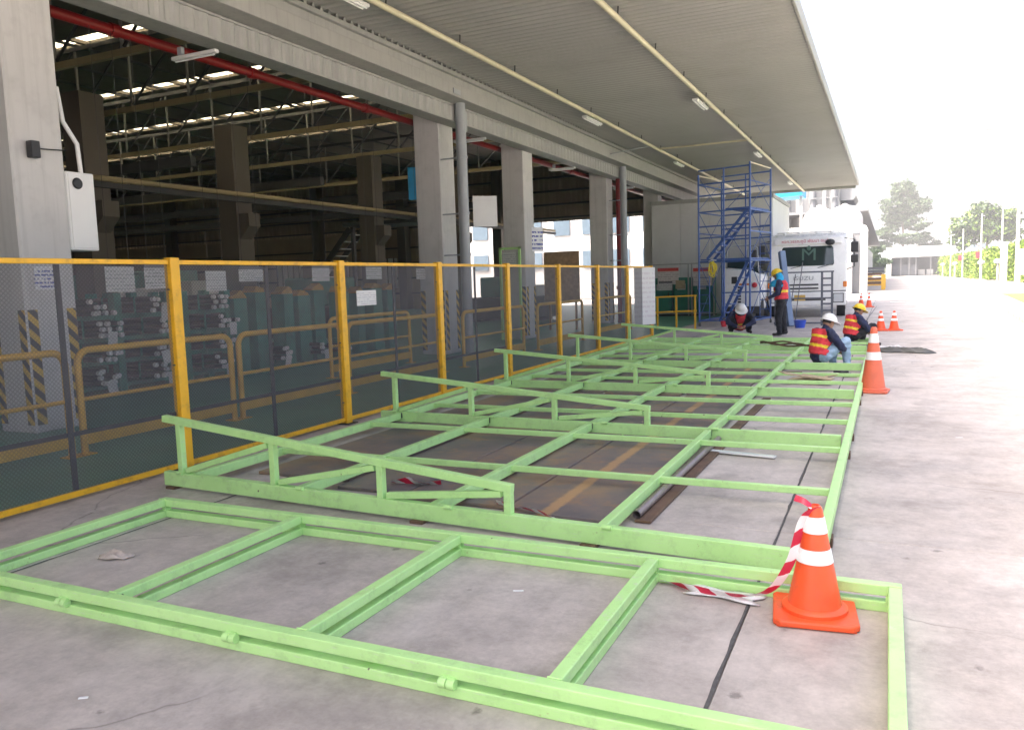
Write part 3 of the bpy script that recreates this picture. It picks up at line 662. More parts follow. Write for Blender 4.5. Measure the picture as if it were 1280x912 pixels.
for i, (y, x0, x1) in enumerate([(8.9, -4.9, -2.0), (11.9, -4.2, -1.7), (13.1, -3.4, -1.2), (15.5, -4.4, -2.4)]):
    tag(MB().bar((x0, y, .041), (x1, y+.12, .041), .07, .022).build('timber_batten', 'timber_dark', bevel=.004), f'dark timber batten across the plates, {["nearest", "second", "third", "farthest"][i]} one', 'timber', 'timber battens')
tag(MB().bar((-1.45, 7.22, .02), (-.86, 7.12, .02), .07, .012).build('paper_strip', 'white_paint'), 'white strip lying on the concrete past the first thin cross bar', 'strip')
# small litter, tarp, cardboard, hose
def crumple(name, cx_, cy_, lx, ly, h_, mat, label, cat, seed, rz=0, z0=.0, nx=18, ny=12, fs_=1):
    rn = np.random.default_rng(seed); m_ = MB(); vs = []
    ph = rn.uniform(0, 6.28, 8); fq = rn.uniform(2*fs_, 7*fs_, (8, 2))
    for j in range(ny+1):
        for i in range(nx+1):
            u, v = i/nx*2-1, j/ny*2-1
            e = 1 - .18*math.sin(u*4+ph[0]) - .15*math.sin(v*5+ph[1]); edge = max(0, 1-max(abs(u), abs(v))**3)
            z = sum(math.sin(fq[k][0]*u+fq[k][1]*v+ph[k]) for k in range(8))/8
            vs.append((u*lx/2*(1-.15*math.sin(v*3+ph[2])), v*ly/2*e, z0 + .012 + h_*edge*max(0, .45+z)))
    m_._add(vs, [(j*(nx+1)+i, j*(nx+1)+i+1, (j+1)*(nx+1)+i+1, (j+1)*(nx+1)+i) for j in range(ny) for i in range(nx)])
    o = m_.build(name, mat, smooth=50); o.location = (cx_, cy_, 0); o.rotation_euler = (0, 0, rz)
    sm = o.modifiers.new('solid', 'SOLIDIFY'); sm.thickness = .006
    return tag(o, label, cat)
M('rag_beige', (.5, .42, .36), .9, var=.2, scale=30)
M('tarp_dark', (.10, .10, .095), .6, var=.5, scale=3)
M('plastic_clear', (.66, .64, .64), .25, var=.15, scale=9)
crumple('tarpaulin', .27, 17.2, 1.05, .42, .12, 'tarp_dark', 'crumpled dark tarpaulin sheet on the concrete right of the second cone', 'tarpaulin', 3, -.25, 0, 40, 22, 2)
crumple('plastic_sheet', .0, 17.62, .75, .28, .12, 'plastic_clear', 'pale plastic sheet bunched against the dark tarpaulin', 'plastic sheet', 5, -.1, 0, 30, 16, 2)
crumple('plastic_scrap', -.72, 3.93, .34, .12, .03, 'plastic_clear', 'thin clear plastic scrap by the frame near the striped tape', 'plastic scrap', 8, -.1, nx=10, ny=6)
crumple('rag', -4.25, 3.25, .2, .1, .035, 'rag_beige', 'small crumpled beige rag inside the left cell of the near frame', 'rag', 9, .3, nx=8, ny=6)
cbx = thing('cardboard_heap', 'flattened brown cardboard pieces on the concrete between far cross bars', 'cardboard', (-.95, 12.2, 0))
for i, (x, y, a, tlt) in enumerate([(0, 0, .3, .25), (-.14, .1, -.4, .1), (.12, .05, 1.0, -.3), (.05, -.12, -.2, .05), (-.25, -.08, .7, .12)]):
    o = MB().box(-.22, .22, -.09, .09, 0, .012).build('flap', 'cardboard', cbx); o.location = (x, y, .03+.025*i); o.rotation_euler = (tlt, .1*i-.2, a)
hs = thing('welding_cable', 'rusty brown cable loops draped over the green bars left of the seated workers', 'cable', (-1.9, 17, 0), world=True)
for i in range(3):
    pts = [(-2.4+.12*k, 17.3-.09*k+.05*math.sin(k*1.3+i), .16+.025*math.sin(k*.9+i*2)+.02*i) for k in range(10)]
    MB().tube(pts, .018, 6).build('strand', 'timber_dark', hs, smooth=60)
tag(MB().tube([(-.75+.17*k*.3-.02*k, 19.6+1.9*k, .012 + 0) for k in range(11)], .012, 6).build('power_cord', 'black_plastic'), 'thin dark cord running along the ground beside the seated workers to the far cones', 'cord')
for i, (x, y, l_) in enumerate([(-1.74, 3.62, .05), (-2.9, 2.0, .03), (.6, 8.5, .06)]):
    tag(MB().bar((x, y, .004), (x+l_, y+.02, .004), .012, .004).build('litter_scrap', 'white_paint'), ['tiny white scrap inside the third cell of the near frame', 'tiny white scrap on the concrete in front of the near frame', 'tiny white scrap on the open concrete right of the trusses'][i], 'litter')
bxs = thing('junk_pile', 'dark scrap fittings by the edge purlin in the third bay', 'scrap', (-.5, 13.0, 0))
for i in range(4):
    o = MB().bar((-.1, 0, 0), (.1, .03*i, 0), .03).build('scrap', 'dark_steel', bxs); o.location = (-.04*i, .12*i, .02+.01*i); o.rotation_euler = (0, 0, i*.9)

# ================================================================== CONES AND TAPE
M('cone_orange', (.86, .10, .025), .42, var=.06, scale=5, grime=(.36, .09, .05), gamt=.55, gscale=12, bmp=.08)
M('cone_faded', (.72, .15, .075), .5, var=.1, scale=5, grime=(.45, .12, .08), gamt=.4, gscale=7)
M('reflective', (.86, .86, .86), .3, var=.03)
def cone(label, loc, h_, rz, col='cone_orange', base=.185, rtop=.028, rbase=.125, cat='traffic cone', group=None):
    c = thing('traffic_cone', label, cat, loc, rz, group=group)
    rt_ = lambda z: rbase + (rtop-rbase)*(z-.035)/(h_-.035)
    MB().prism([(-base, -base+.03), (-base+.03, -base), (base-.03, -base), (base, -base+.03), (base, base-.03), (base-.03, base), (-base+.03, base), (-base, base-.03)], 'Z', .004, .034).build('base', col, c, bevel=.008, seg=2)
    for sx in (-1, 1):
        for sy in (-1, 1): MB().box(sx*base*.78-.025, sx*base*.78+.025, sy*base*.78-.025, sy*base*.78+.025, 0, .005).build('foot', col, c)
    prof = [(rbase+.022, .034), (rbase+.022, .05), (rbase+.004, .062)] + [(rt_(z), z) for z in np.linspace(.064, h_-.02, 10)] + [(rtop*.9, h_-.006), (rtop*.7, h_), (rtop*.55, h_), (rtop*.5, h_-.03)]
    MB().lathe(prof, 32).build('body', col, c, smooth=35)
    for z0, z1 in ((.50, .62), (.76, .90)):
        z0 *= h_; z1 *= h_
        MB().lathe([(rt_(z0)+.0005, z0), (rt_(z0)+.0025, z0+.002), (rt_(z1)+.0025, z1-.002), (rt_(z1)+.0005, z1)], 32, caps=False).build('reflective_band', 'reflective', c, smooth=35)
    return c
cone('orange traffic cone with two white bands and striped tape, nearest, inside the near frame', (-.29, 3.86, 0), .53, .12)
cone('faded orange traffic cone beside the green edge purlin in the middle distance', (-.16, 11.5, 0), .86, -.1, 'cone_faded', .19, .035, .155)
cone('orange traffic cone, left of the pair beyond the dark tarpaulin', (-.16, 23.3, 0), .52, .1, group='far cones')
cone('orange traffic cone, right of the pair beyond the dark tarpaulin', (.16, 23.35, 0), .52, .3, group='far cones')
cone('small far orange cone beside the truck, left one', (-1.07, 38.8, 0), .62, 0, group='far cones')
cone('small far orange cone beside the truck, right one', (-.74, 38.2, 0), .62, .4, group='far cones')
def tape_mat():
    m, t, b, out = nt('striped_tape')
    at_ = t.nodes.new('ShaderNodeAttribute'); at_.attribute_name = 'along'
    f = math_(t, 'GREATER_THAN', math_(t, 'FRACT', at_.outputs['Fac']), .5)
    t.links.new(mixc(t, f, (.78, .74, .74), (.58, .02, .06)), b.inputs['Base Color']); b.inputs['Roughness'].default_value = .3
tape_mat()
def tape(name, pts, label, w=.05, twist=(), pitch=.16, n=60, side=Vector((0, 0, 1))):
    """a ribbon through pts (Catmull-Rom) with twist angles, slanted stripes carried by an attribute"""
    P = [Vector(p) for p in pts]; P = [P[0]*2-P[1]] + P + [P[-1]*2-P[-2]]; cur = []
    for i in range(1, len(P)-2):
        for k in range(12):
            t = k/12; a, b, c, d = P[i-1], P[i], P[i+1], P[i+2]
            cur.append(.5*((2*b)+(c-a)*t+(2*a-5*b+4*c-d)*t*t+(3*b-a-3*c+d)*t**3))
    cur.append(P[-2]); vs = []; al = []; s = 0
    for i, p in enumerate(cur):
        d = (cur[min(i+1, len(cur)-1)]-cur[max(i-1, 0)]).normalized(); s += (p-cur[max(i-1, 0)]).length
        a = d.cross(side).normalized(); b = a.cross(d).normalized()
        th = np.interp(i/(len(cur)-1), np.linspace(0, 1, len(twist)), twist); v = a*math.cos(th)+b*math.sin(th)
        for q in (-.5, 0, .5):
            vs.append(p+v*(w*q)+b*(.004*math.sin(s*60)*(q == 0))); al.append((s+q*w)/pitch)
    m_ = MB(); m_._add(vs, [(3*i+j, 3*i+j+1, 3*i+j+4, 3*i+j+3) for i in range(len(cur)-1) for j in (0, 1)])
    me = bpy.data.meshes.new(name); me.from_pydata([tuple(v) for v in m_.v], [], m_.f); me.materials.append(MATS['striped_tape'])
    at_ = me.attributes.new('along', 'FLOAT', 'POINT'); at_.data.foreach_set('value', al)
    return tag(obj(name, me, None, 0, 60), label, 'barrier tape')
tape('barrier_tape', [(-1.06, 3.985, .02), (-1.0, 3.985, .012), (-.93, 3.95, .02), (-.84, 3.9, .03), (-.66, 3.88, .035), (-.5, 3.86, .085), (-.40, 3.84, .24), (-.345, 3.84, .44), (-.30, 3.83, .50), (-.27, 3.85, .525)], 'red and white barrier tape tied round the nearest cone top', .042, (.3, .8, 1.4, .5, 1.2, 1.5, .6))
tape('barrier_tape', [(-.30, 3.84, .52), (-.34, 3.85, .545), (-.38, 3.86, .555)], 'short loose end of red tape on the nearest cone top', .03, (.3, 1.2), -1.2)
tape('barrier_tape', [(-3.55, 5.22, .05), (-3.42, 5.28, .055), (-3.3, 5.27, .05), (-3.16, 5.33, .045)], 'short red and white tape piece on the plates behind the nearest truss', .07, (.4, 1.2, .3, .9), .15)
tape('barrier_tape', [(-2.5, 4.98, .04), (-2.3, 4.9, .05), (-2.1, 4.84, .045), (-1.95, 4.78, .03), (-1.8, 4.74, .02)], 'longer red and white tape on the plate edge right of the truss end post', .05, (1.2, .4, .9, .3, .6), .17)
# ================================================================== SCAFFOLD TOWER
M('scaffold_blue', (.05, .12, .36), .45, var=.15, scale=5, grime=(.08, .06, .08), gamt=.3, gscale=6)
M('rope_yellow', (.72, .60, .03), .6, var=.15, scale=20)
M('red_plastic', (.6, .03, .05), .4)
M('blue_plastic', (.03, .09, .55), .4)
sca = thing('scaffold_tower', 'tall blue tubular scaffold tower with two zigzag stair flights', 'scaffold', (-3.80, 25.2, 0), -R(10))
W_, D_, H_ = 1.62, 2.0, 4.95          # local: x from -W (left) to 0 (corner), y from 0 to D (back)
legx = [-W_, -W_/2, 0]
for x in (-W_, 0):
    for y in (0, D_):
        l_ = MB().tube([(x, y, .14), (x, y, H_ - (.25 if x < 0 else 0))], .031, 8).build('leg', 'scaffold_blue', sca, smooth=60)
        ca = MB(); ca.tube([(x, y, .14), (x, y, .09)], .015, 6); ca.tube([(x-.02, y+.04, .055), (x+.02, y+.04, .055)], .055, 12); ca.build('caster', 'dark_steel', l_)
for y in (0, D_):
    MB().tube([(-W_/2, y, .3), (-W_/2, y, H_-.1)], .028, 8).build('mid_post', 'scaffold_blue', sca, smooth=60)
lev = [.18, 1.0, 2.02, 2.75, 3.1, 3.55, 4.05, 4.4, 4.82]
for z in lev:
    for y in (0, D_):
        if z in (1.0,) and y == 0: continue
        MB().tube([(-W_, y, z), (0, y, z+.02)], .025, 6).build('ledger', 'scaffold_blue', sca, smooth=60)
for z in (.18, 2.02, 2.9, 3.55, 4.4):
    for x in (-W_, 0): MB().tube([(x, 0, z), (x, D_, z)], .024, 6).build('transom', 'scaffold_blue', sca, smooth=60)
for x in (0, -W_):
    MB().tube([(x, 0, H_-.02-(.25 if x < 0 else 0)), (x, D_, H_-.02-(.25 if x < 0 else 0))], .02, 6).build('transom', 'conduit', sca, smooth=60)
# rungs of the end frames (ladder part at the right end)
for z in np.arange(.45, 4.8, .3):
    if .3 < z < 2.0 or 2.2 < z < 3.4: MB().tube([(-.34, D_, z), (0, D_, z)], .013, 6).build('rung', 'scaffold_blue', sca)
for z in np.arange(.45, 1.95, .27): MB().tube([(-W_, 0, z), (-W_+.34, 0, z)], .013, 6).build('rung', 'scaffold_blue', sca)
MB().tube([(-W_+.34, 0, .18), (-W_+.34, 0, 2.02)], .015, 6).build('ladder_post', 'scaffold_blue', sca)
MB().tube([(-.34, D_, .18), (-.34, D_, 3.55)], .015, 6).build('ladder_post', 'scaffold_blue', sca)
# x braces
for (z0, z1) in ((.3, 1.95), (2.15, 3.5), (3.65, 4.6)):
    for x in (0, -W_):
        MB().tube([(x, .05, z0), (x, D_-.05, z1)], .010, 5).build('cross_brace', 'scaffold_blue', sca); MB().tube([(x+.01, .05, z1), (x+.01, D_-.05, z0)], .010, 5).build('cross_brace', 'scaffold_blue', sca)
for (xa, za, xb, zb) in ((-W_, 3.6, -W_/2, 4.35), (-W_, 2.1, -W_/2, 3.4), (-W_/2, 2.1, -W_, 3.4)): MB().tube([(xa, D_, za), (xb, D_, zb)], .011, 5).build('cross_brace', 'scaffold_blue', sca)
# platforms
for (x0, x1, z) in ((-W_, 0, 2.04), (-W_/2, 0, 3.57)):
    for i in range(3): MB().box(x0+.03, x1-.03, .06+.64*i, .06+.60+.64*i, z+.02, z+.06).build('deck_plank', 'scaffold_blue', sca, bevel=.005)
# stairs
for (xa, za, xb, zb) in ((-W_*.62, .15, -.08, 2.04), (-W_*.86, 2.1, -.1, 3.57)):
    for y in (.12, .72): MB().bar((xa, y, za), (xb, y, zb), .04, .08).build('stringer', 'scaffold_blue', sca)
    n = 7
    for i in range(1, n): t = i/n; MB().box(xa+(xb-xa)*t-.09, xa+(xb-xa)*t+.09, .14, .70, za+(zb-za)*t-.015, za+(zb-za)*t+.01).build('tread', 'scaffold_blue', sca)
rc = thing('rope_coil', 'coil of yellow rope hung on the front of the blue scaffold', 'rope', (-4.93, 25.35, 1.55), -R(10))
for i in range(5):
    pts = []
    for k in range(17):
        a = 2*math.pi*k/16; pts.append(((.035+.021*i)*math.sin(a)+.03*math.sin(i*2.1), -.05-.03*(i % 3)+.02*math.cos(a*2+i), .25+(.16+.03*((i*3) % 4))*math.cos(a)+.02*math.sin(i*5)))
    MB().tube(pts, .016, 6).build('loop', 'rope_yellow', rc, smooth=60)
MB().tube([(-.12, -.05, .47), (-.02, -.09, .52), (.13, -.05, .5)], .014, 6).build('tie', 'white_paint', rc)
rb = thing('red_bucket', 'small red plastic bucket standing by the scaffold stair foot', 'bucket', (-4.55, 25.0, .55)); MB().lathe([(.07, 0), (.10, .16), (.105, .17), (.095, .17), (.066, .01)], 16).build('pail', 'red_plastic', rb, smooth=40); MB().tube([(-.1, 0, .16), (0, 0, .25), (.1, 0, .16)], .006, 6).build('handle', 'dark_steel', rb)
rb.location.z = .02

# ================================================================== WHITE BOOTH, CABINETS
bo = thing('white_booth', 'large plain white panel booth behind the scaffold under the canopy', 'booth', (-6.7, 35, 0), world=True)
for i in range(4): MB().box(-9.2+1.23*i, -9.2+1.23*(i+1)-.012, 34.0, 34.08, 0, 4.62).build('wall_panel', 'panel_white', bo)
MB().box(-9.2, -4.27, 34.06, 34.1, 0, 4.6).build('backing', 'panel_white', bo)
MB().box(-4.33, -4.25, 34.1, 40, 0, 4.62).build('side_wall', 'panel_white', bo); MB().box(-9.25, -4.2, 33.95, 40, 4.623, 4.78).build('roof_cap', 'cladding', bo)
MB().box(-9.2, -9.12, 34.1, 40, 0, 4.62).build('side_wall', 'panel_white', bo)
for i, (x, n) in enumerate(((-8.35, 'left'), (-7.5, 'middle'), (-6.68, 'right'))):
    cb_ = thing('gas_cylinder_cabinet', f'{n} teal steel locker in the wire cage before the white booth', 'locker', (x, 32.6, 0), group='teal lockers before the booth')
    MB().box(-.4, .4, -.3, .3, .05, 1.55).build('body', 'teal_paint', cb_, bevel=.06, seg=3)
    MB().box(-.36, .36, -.315, -.302, .15, 1.45).build('door', 'teal_paint', cb_, bevel=.005); MB().box(.25, .29, -.34, -.316, .75, .95).build('handle', 'dark_steel', cb_)
    MB().box(-.22, .12, -.322, -.317, 1.05, 1.3).build('label_sheet', 'notice_paper', cb_)
    MB().box(-.42, .42, -.32, .32, 0, .05).build('plinth', 'dark_steel', cb_)
cg = thing('cage_frame', 'pale steel post frame around the teal lockers', 'frame', (-7, 32, 0), world=True)
for x in (-8.85, -7.2, -7.07, -6.2): MB().bar((x, 32, 0), (x, 32, 2.1), .05).build('post', 'cladding', cg)
for z in (2.08, .12): MB().bar((-8.87, 31.98, z), (-6.18, 31.98, z), .045).build('rail', 'cladding', cg)
sheet('notice', 'white notice with red heading above the left teal locker', 'notice', -8.0, 31.94, 1.28, .85, .66, 'notice_red', -R(90)); sheet('notice', 'white notice with red heading above the right teal lockers', 'notice', -6.62, 31.94, 1.2, .75, .7, 'notice_red', -R(90))
sheet('notice', 'small white sign with black print on the left locker cage', 'notice', -8.1, 31.9, 1.05, .55, .36, 'notice_header', -R(90)); sheet('notice', 'pale yellow note beside the small white cage sign', 'notice', -7.5, 31.9, 1.1, .38, .34, 'cardboard', -R(90))

# ================================================================== TRUCK
M('truck_white', (.86, .86, .85), .28, var=.02, scale=1, grime=(.6, .59, .57), gamt=.25, gscale=2)
M('glass_dark', (.012, .03, .03), .06, var=.1, spec=.7)
M('glass_sky', (.35, .45, .47), .08, var=.1)
M('tyre', (.022, .022, .023), .8, var=.2, scale=10)
M('plate_yellow', (.62, .40, .08), .5)
M('lens_clear', (.6, .62, .64), .12, var=.06)
M('lens_orange', (.75, .22, .03), .25)
M('print_red', (.55, .10, .16), .5); M('print_grey', (.30, .31, .33), .35, metal=.4); M('print_green', (.06, .13, .10), .5)
def text_mesh(body, size, name):
    cu = bpy.data.curves.new(name, 'FONT'); cu.body = body; cu.size = size; cu.extrude = .004; cu.align_x = 'CENTER'; cu.align_y = 'CENTER'; cu.resolution_u = 3
    o = bpy.data.objects.new(name, cu); C.objects.link(o); dg = bpy.context.evaluated_depsgraph_get()
    me = bpy.data.meshes.new_from_object(o.evaluated_get(dg)); bpy.data.objects.remove(o); bpy.data.curves.remove(cu); return me
def text(body, size, mat, parent, loc, rot, name, sx=1):
    me = text_mesh(body, size, name); me.materials.clear(); me.materials.append(MATS[mat]); o = obj(name, me, parent); o.location = loc; o.rotation_euler = rot; o.scale = (sx, 1, 1); return o
def truck(label, loc, rz, full=True):
    """cab-over truck, front at local y=0 facing -Y, x from -1.22 to 1.22"""
    T = thing('truck', label, 'truck', loc, rz); w = 1.3; LB = 8.3 if full else 3.3
    prof = [(.06, .55), (.0, .75), (.02, 1.55), (.10, 1.78), (.30, 2.62), (.46, 2.84), (.75, 2.93), (1.95, 2.93), (2.02, 2.85), (2.02, .75), (1.55, .75), (1.45, 1.0), (.72, 1.0), (.60, .55)]
    MB().prism(prof, 'X', -w, w).build('cab', 'truck_white', T, bevel=.12, seg=4, smooth=40)
    def fy(z): return np.interp(z, [p[1] for p in prof[1:6]], [p[0] for p in prof[1:6]])
    ws = MB(); z0, z1 = 1.82, 2.5
    rows_ = [(z0, 1.18), (z0+.06, 1.235), (z1-.06, 1.19), (z1, 1.12)]
    vs = []; n = 12
    for z, hw in rows_:
        for i in range(n+1):
            u = i/n*2-1; vs.append((u*hw, fy(z)-.012+.07*abs(u)**4*.6, z))
    ws._add(vs, [(j*(n+1)+i, j*(n+1)+i+1, (j+1)*(n+1)+i+1, (j+1)*(n+1)+i) for j in range(len(rows_)-1) for i in range(n)])
    wso = ws.build('windshield', 'glass_dark', T, smooth=180)
    MB().box(-1.12, 1.12, fy(2.62)-.05, fy(2.62)+.02, 2.57, 2.80, rot=Matrix.Rotation(-.3, 3, 'X')).build('sun_visor', 'truck_white', T, bevel=.02, seg=2)
    if full: text('หจก.วรรณภูมิ พัฒนา ขนส่ง', .15, 'print_red', T, (-.05, fy(2.62)-.062, 2.69), (R(90)-.3, 0, 0), 'visor_lettering')
    if full: text('M', .62, 'print_green', T, (.05, fy(2.2)-.022, 2.2), (R(90)-.24, 0, 0), 'windshield_emblem', 1.15)
    if full: MB().ellipsoid((.05, fy(2.4)-.03, 2.44), (.07, .012, .09), 12, 8).build('windshield_emblem', 'print_green', T, smooth=180)
    for s_ in (-.55, .35): MB().bar((s_, fy(1.76)-.02, 1.74), (s_+.5, fy(1.84)-.02, 1.86), .02).build('wiper', 'black_plastic', T)
    if full: text('ISUZU', .20, 'print_grey', T, (-.12, -.006, 1.38), (R(90), 0, 0), 'grille_lettering', 1.25)
    for z in (1.13, 1.0): MB().box(-.75, .38, -.012, .03, z, z+.055).build('grille_slot', 'black_plastic', T)
    MB().box(-1.29, 1.29, -.055, .1, .42, .9).build('bumper', 'truck_white', T, bevel=.04, seg=2)
    MB().box(-.62, .62, -.062, -.054, .60, .70).build('bumper_slot', 'black_plastic', T); MB().box(-1.28, 1.28, -.006, .02, .905, .935).build('bumper_gap', 'black_plastic', T)
    MB().box(-.42, -.05, -.075, -.063, .60, .80).build('number_plate', 'plate_yellow', T)
    for s_ in (-1, 1):
        hl = MB().box(s_*1.03-.19, s_*1.03+.19, -.064, -.02, .50, .86).build('headlight', 'black_plastic', T, bevel=.02); MB().box(s_*1.03-.15, s_*1.03+.15, -.075, -.065, .54, .82).build('lens', 'lens_clear', hl, bevel=.01)
        MB().box(s_*1.25-.07, s_*1.25+.055, -.01, .12, 1.05, 1.25).build('indicator', 'lens_orange', T, bevel=.02)
        for z, h_ in ((2.42, .36), (2.02, .27)):
            mr = MB().box(s_*1.54-.12, s_*1.54+.12, .08, .15, z-h_/2, z+h_/2).build('mirror', 'black_plastic', T, bevel=.03, seg=2)
        MB().tube([(s_*1.22, .3, 2.75), (s_*1.54, .14, 2.68), (s_*1.54, .14, 1.75), (s_*1.26, .18, 1.65)], .018, 8).build('mirror_arm', 'black_plastic', T, smooth=60)
        for y in ((1.08, 5.6) if full else (1.08, 2.75)):
            wo_ = MB().tube([(s_*1.26, y, .48), (s_*.98, y, .48)], .48, 28).build('tyre', 'tyre', T, smooth=40)
            MB().lathe([(.27, 0), (.25, .03), (.12, .0), (.1, .05), (.02, .06)], 20).build('rim', 'cladding', wo_, local=True).location = (s_*1.262, y, .48)
            wo_.children[0].rotation_euler = (0, s_*R(90), 0)
        sw = MB().prism([(.45, 1.85), (.42, 1.95), (.56, 2.55), (1.5, 2.55), (1.5, 1.85)], 'X', s_*1.3, s_*1.308).build('side_window', 'glass_dark', T)
        dr = MB().prism([(.3, 1.05), (.3, 1.8), (1.62, 1.8), (1.62, 1.05)], 'X', s_*1.3, s_*1.306).build('door', 'truck_white', T); MB().box(min(s_*1.306, s_*1.33), max(s_*1.306, s_*1.33), 1.4, 1.56, 1.6, 1.64).build('handle', 'black_plastic', dr)
        MB().box(s_*1.0-.2, s_*1.0+.2, .62, 1.55, .95, 1.0).build('wheel_arch', 'black_plastic', T); MB().box(s_*.45-.06, s_*.45+.06, .5, LB-.3, .55, .8).build('chassis_rail', 'dark_steel', T)
    MB().tube([(-1.05, .8, 2.95), (-1.05, .8, 3.02), (1.05, .8, 3.02), (1.05, .8, 2.95)], .03, 8).build('roof_bar', 'truck_white', T, smooth=60)
    for x in (-.8, -.3, .3, .8): MB().ellipsoid((x, .72, 3.0), (.06, .06, .05), 10, 6).build('roof_lamp', 'truck_white', T, smooth=180)
    MB().ellipsoid((.75, .10, 2.62), (.16, .10, .11), 12, 8).build('blind_spot_mirror', 'black_plastic', T, smooth=180)
    bx_ = MB().box(-1.27, 1.27, 2.3, LB, 1.0, 3.05 if full else 2.0).build('cargo_body', 'truck_white', T, bevel=.04)
    for y in np.arange(2.9, LB-.1, .6):
        for s_ in (-1, 1): MB().box(min(s_*1.27, s_*1.29), max(s_*1.27, s_*1.29), y-.03, y+.03, 1.02, 3.02 if full else 1.97).build('body_rib', 'truck_white', bx_)
    return T
truck('white cab-over truck with red visor lettering, facing the camera behind the standing worker', (-2.6, 30.2, 0), R(3))
sv = thing('service_vehicle', 'white service vehicle with a bent tube rail half hidden behind the blue scaffold', 'vehicle', (-4.55, 28.4, 0))
MB().prism([(-.62, .35), (.58, .35), (.62, 1.55), (.3, 1.72), (-.62, 1.82)], 'Y', 0, 2.6).build('body', 'truck_white', sv, bevel=.06, seg=3, smooth=35)
MB().prism([(-.5, 1.84), (.28, 1.74), (.56, 1.60), (.5, 1.78), (.1, 2.02), (-.5, 2.08)], 'Y', .12, 1.3).build('windshield', 'glass_dark', sv)
MB().prism([(-.5, 2.09), (.1, 2.03), (.12, 2.1), (-.5, 2.16)], 'Y', .3, 2.4).build('roof', 'truck_white', sv)
MB().tube([(-.55, .3, 1.8), (-.55, .3, 2.45), (-.45, .3, 2.58), (.35, .3, 2.58), (.47, .3, 2.45), (.5, .3, 1.7)], .03, 10).build('tube_rail', 'downpipe', sv, smooth=60)
MB().box(.28, .46, .2, .3, 2.05, 2.42).build('mirror', 'black_plastic', sv, bevel=.03)
for k in range(6): MB().box(-.14, -.03, -.012, .01, .62+.1*k, .68+.1*k).build('vent_slot', 'black_plastic', sv)
MB().box(-.35, -.16, -.012, .01, 1.28, 1.52).build('switch_box', 'black_plastic', sv, bevel=.01); MB().box(-.1, .3, -.006, .01, 1.22, 1.28).build('stripe', 'lens_orange', sv)
MB().ellipsoid((.42, -.02, 1.22), (.09, .04, .09), 14, 8).build('side_lamp', 'red_plastic', sv, smooth=180)
MB().box(-.66, .62, -.08, .12, .25, .5).build('bumper', 'dark_steel', sv, bevel=.02)
for x in (-.6, .42):
    for y in (.6, 2.0): MB().tube([(x, y, .38), (x+.18, y, .38)], .38, 20).build('wheel', 'tyre', sv, smooth=40)
# trestle rack, leaning post and bucket in front of the truck
tf = thing('steel_trestle', 'grey steel ladder frame trestle standing before the truck grille', 'trestle', (-2.35, 25.6, 0), world=True)
M('trestle_grey', (.13, .14, .17), .5, metal=.3, var=.15, scale=6)
for x in (-3.1, -1.78, -1.5): MB().bar((x, 25.6, 0), (x, 25.6, 1.62), .06).build('post', 'trestle_grey', tf)
for z in (1.6, .82, .08): MB().bar((-3.15, 25.58, z), (-1.45, 25.58, z), .045).build('rail', 'trestle_grey', tf)
for z in (.45, .65, 1.02, 1.2, 1.4): MB().bar((-1.78, 25.6, z), (-1.5, 25.6, z), .05).build('rung', 'trestle_grey', tf)
for x in (-2.75, -2.55): MB().bar((x, 25.62, 0), (x+.22, 25.62, 1.55 if x < -2.6 else 1.9), .025).build('rod', 'trestle_grey', tf)
M('post_blue_grey', (.17, .24, .38), .45, var=.1)
MB_ = MB().bar((-2.62, 25.2, .0), (-2.95, 25.75, 2.25), .17, .17); tag(MB_.build('leaning_post', 'post_blue_grey', bevel=.01), 'blue grey square post leaning before the truck beside the standing worker', 'post')
bk = thing('blue_bucket', 'bright blue plastic tub lying at the foot of the leaning post', 'bucket', (-2.3, 24.6, 0)); MB().lathe([(.13, 0), (.17, .2), (.185, .21), (.18, .225), (.16, .22), (.12, .02)], 20).build('tub', 'blue_plastic', bk, smooth=40); MB().tube([(-.17, 0, .2), (-.1, .05, .27), (.1, .05, .27), (.17, 0, .2)], .006, 6).build('handle', 'dark_steel', bk)
# ================================================================== PEOPLE
M('skin', (.36, .20, .13), .55, var=.06); M('hair', (.015, .012, .01), .6); M('navy', (.018, .024, .07), .8, var=.2, scale=14, bmp=.3, bscale=30)
M('black_cloth', (.010, .011, .015), .85, var=.2, scale=14, bmp=.3, bscale=30); M('denim', (.30, .42, .55), .85, var=.15, scale=14, bmp=.3, bscale=30)
M('vest_red', (.66, .035, .05), .7, var=.12, scale=14, bmp=.3, bscale=26); M('band_yellow', (.85, .60, .03), .4, var=.06); M('helmet_white', (.80, .79, .76), .3, var=.03); M('helmet_yellow', (.82, .58, .03), .3, var=.05)
M('scarf_blue', (.015, .33, .60), .8, var=.15, scale=14, bmp=.3, bscale=30); M('boot', (.03, .026, .022), .6); M('eye', (.02, .015, .012), .2)
def capsule(mb, p, q, r0, r1, n=12):
    p, q = Vector(p), Vector(q); d = (q-p).normalized(); rows_ = []
    for th in (-90, -60, -30): rows_.append((p + d*(r0*math.sin(R(th))), max(.0008, r0*math.cos(R(th)))))
    rows_.append((p, r0)); rows_.append((q, r1))
    for th in (30, 60, 90): rows_.append((q + d*(r1*math.sin(R(th))), max(.0008, r1*math.cos(R(th)))))
    mb.tube([a for a, b in rows_], [b for a, b in rows_], n)
def seg_dist(P, a, b):
    a, b = np.array(a), np.array(b); d = b-a; t = np.clip(((P-a)@d)/max(1e-9, d@d), 0, 1); return np.linalg.norm(P-(a+t[:, None]*d), axis=1)
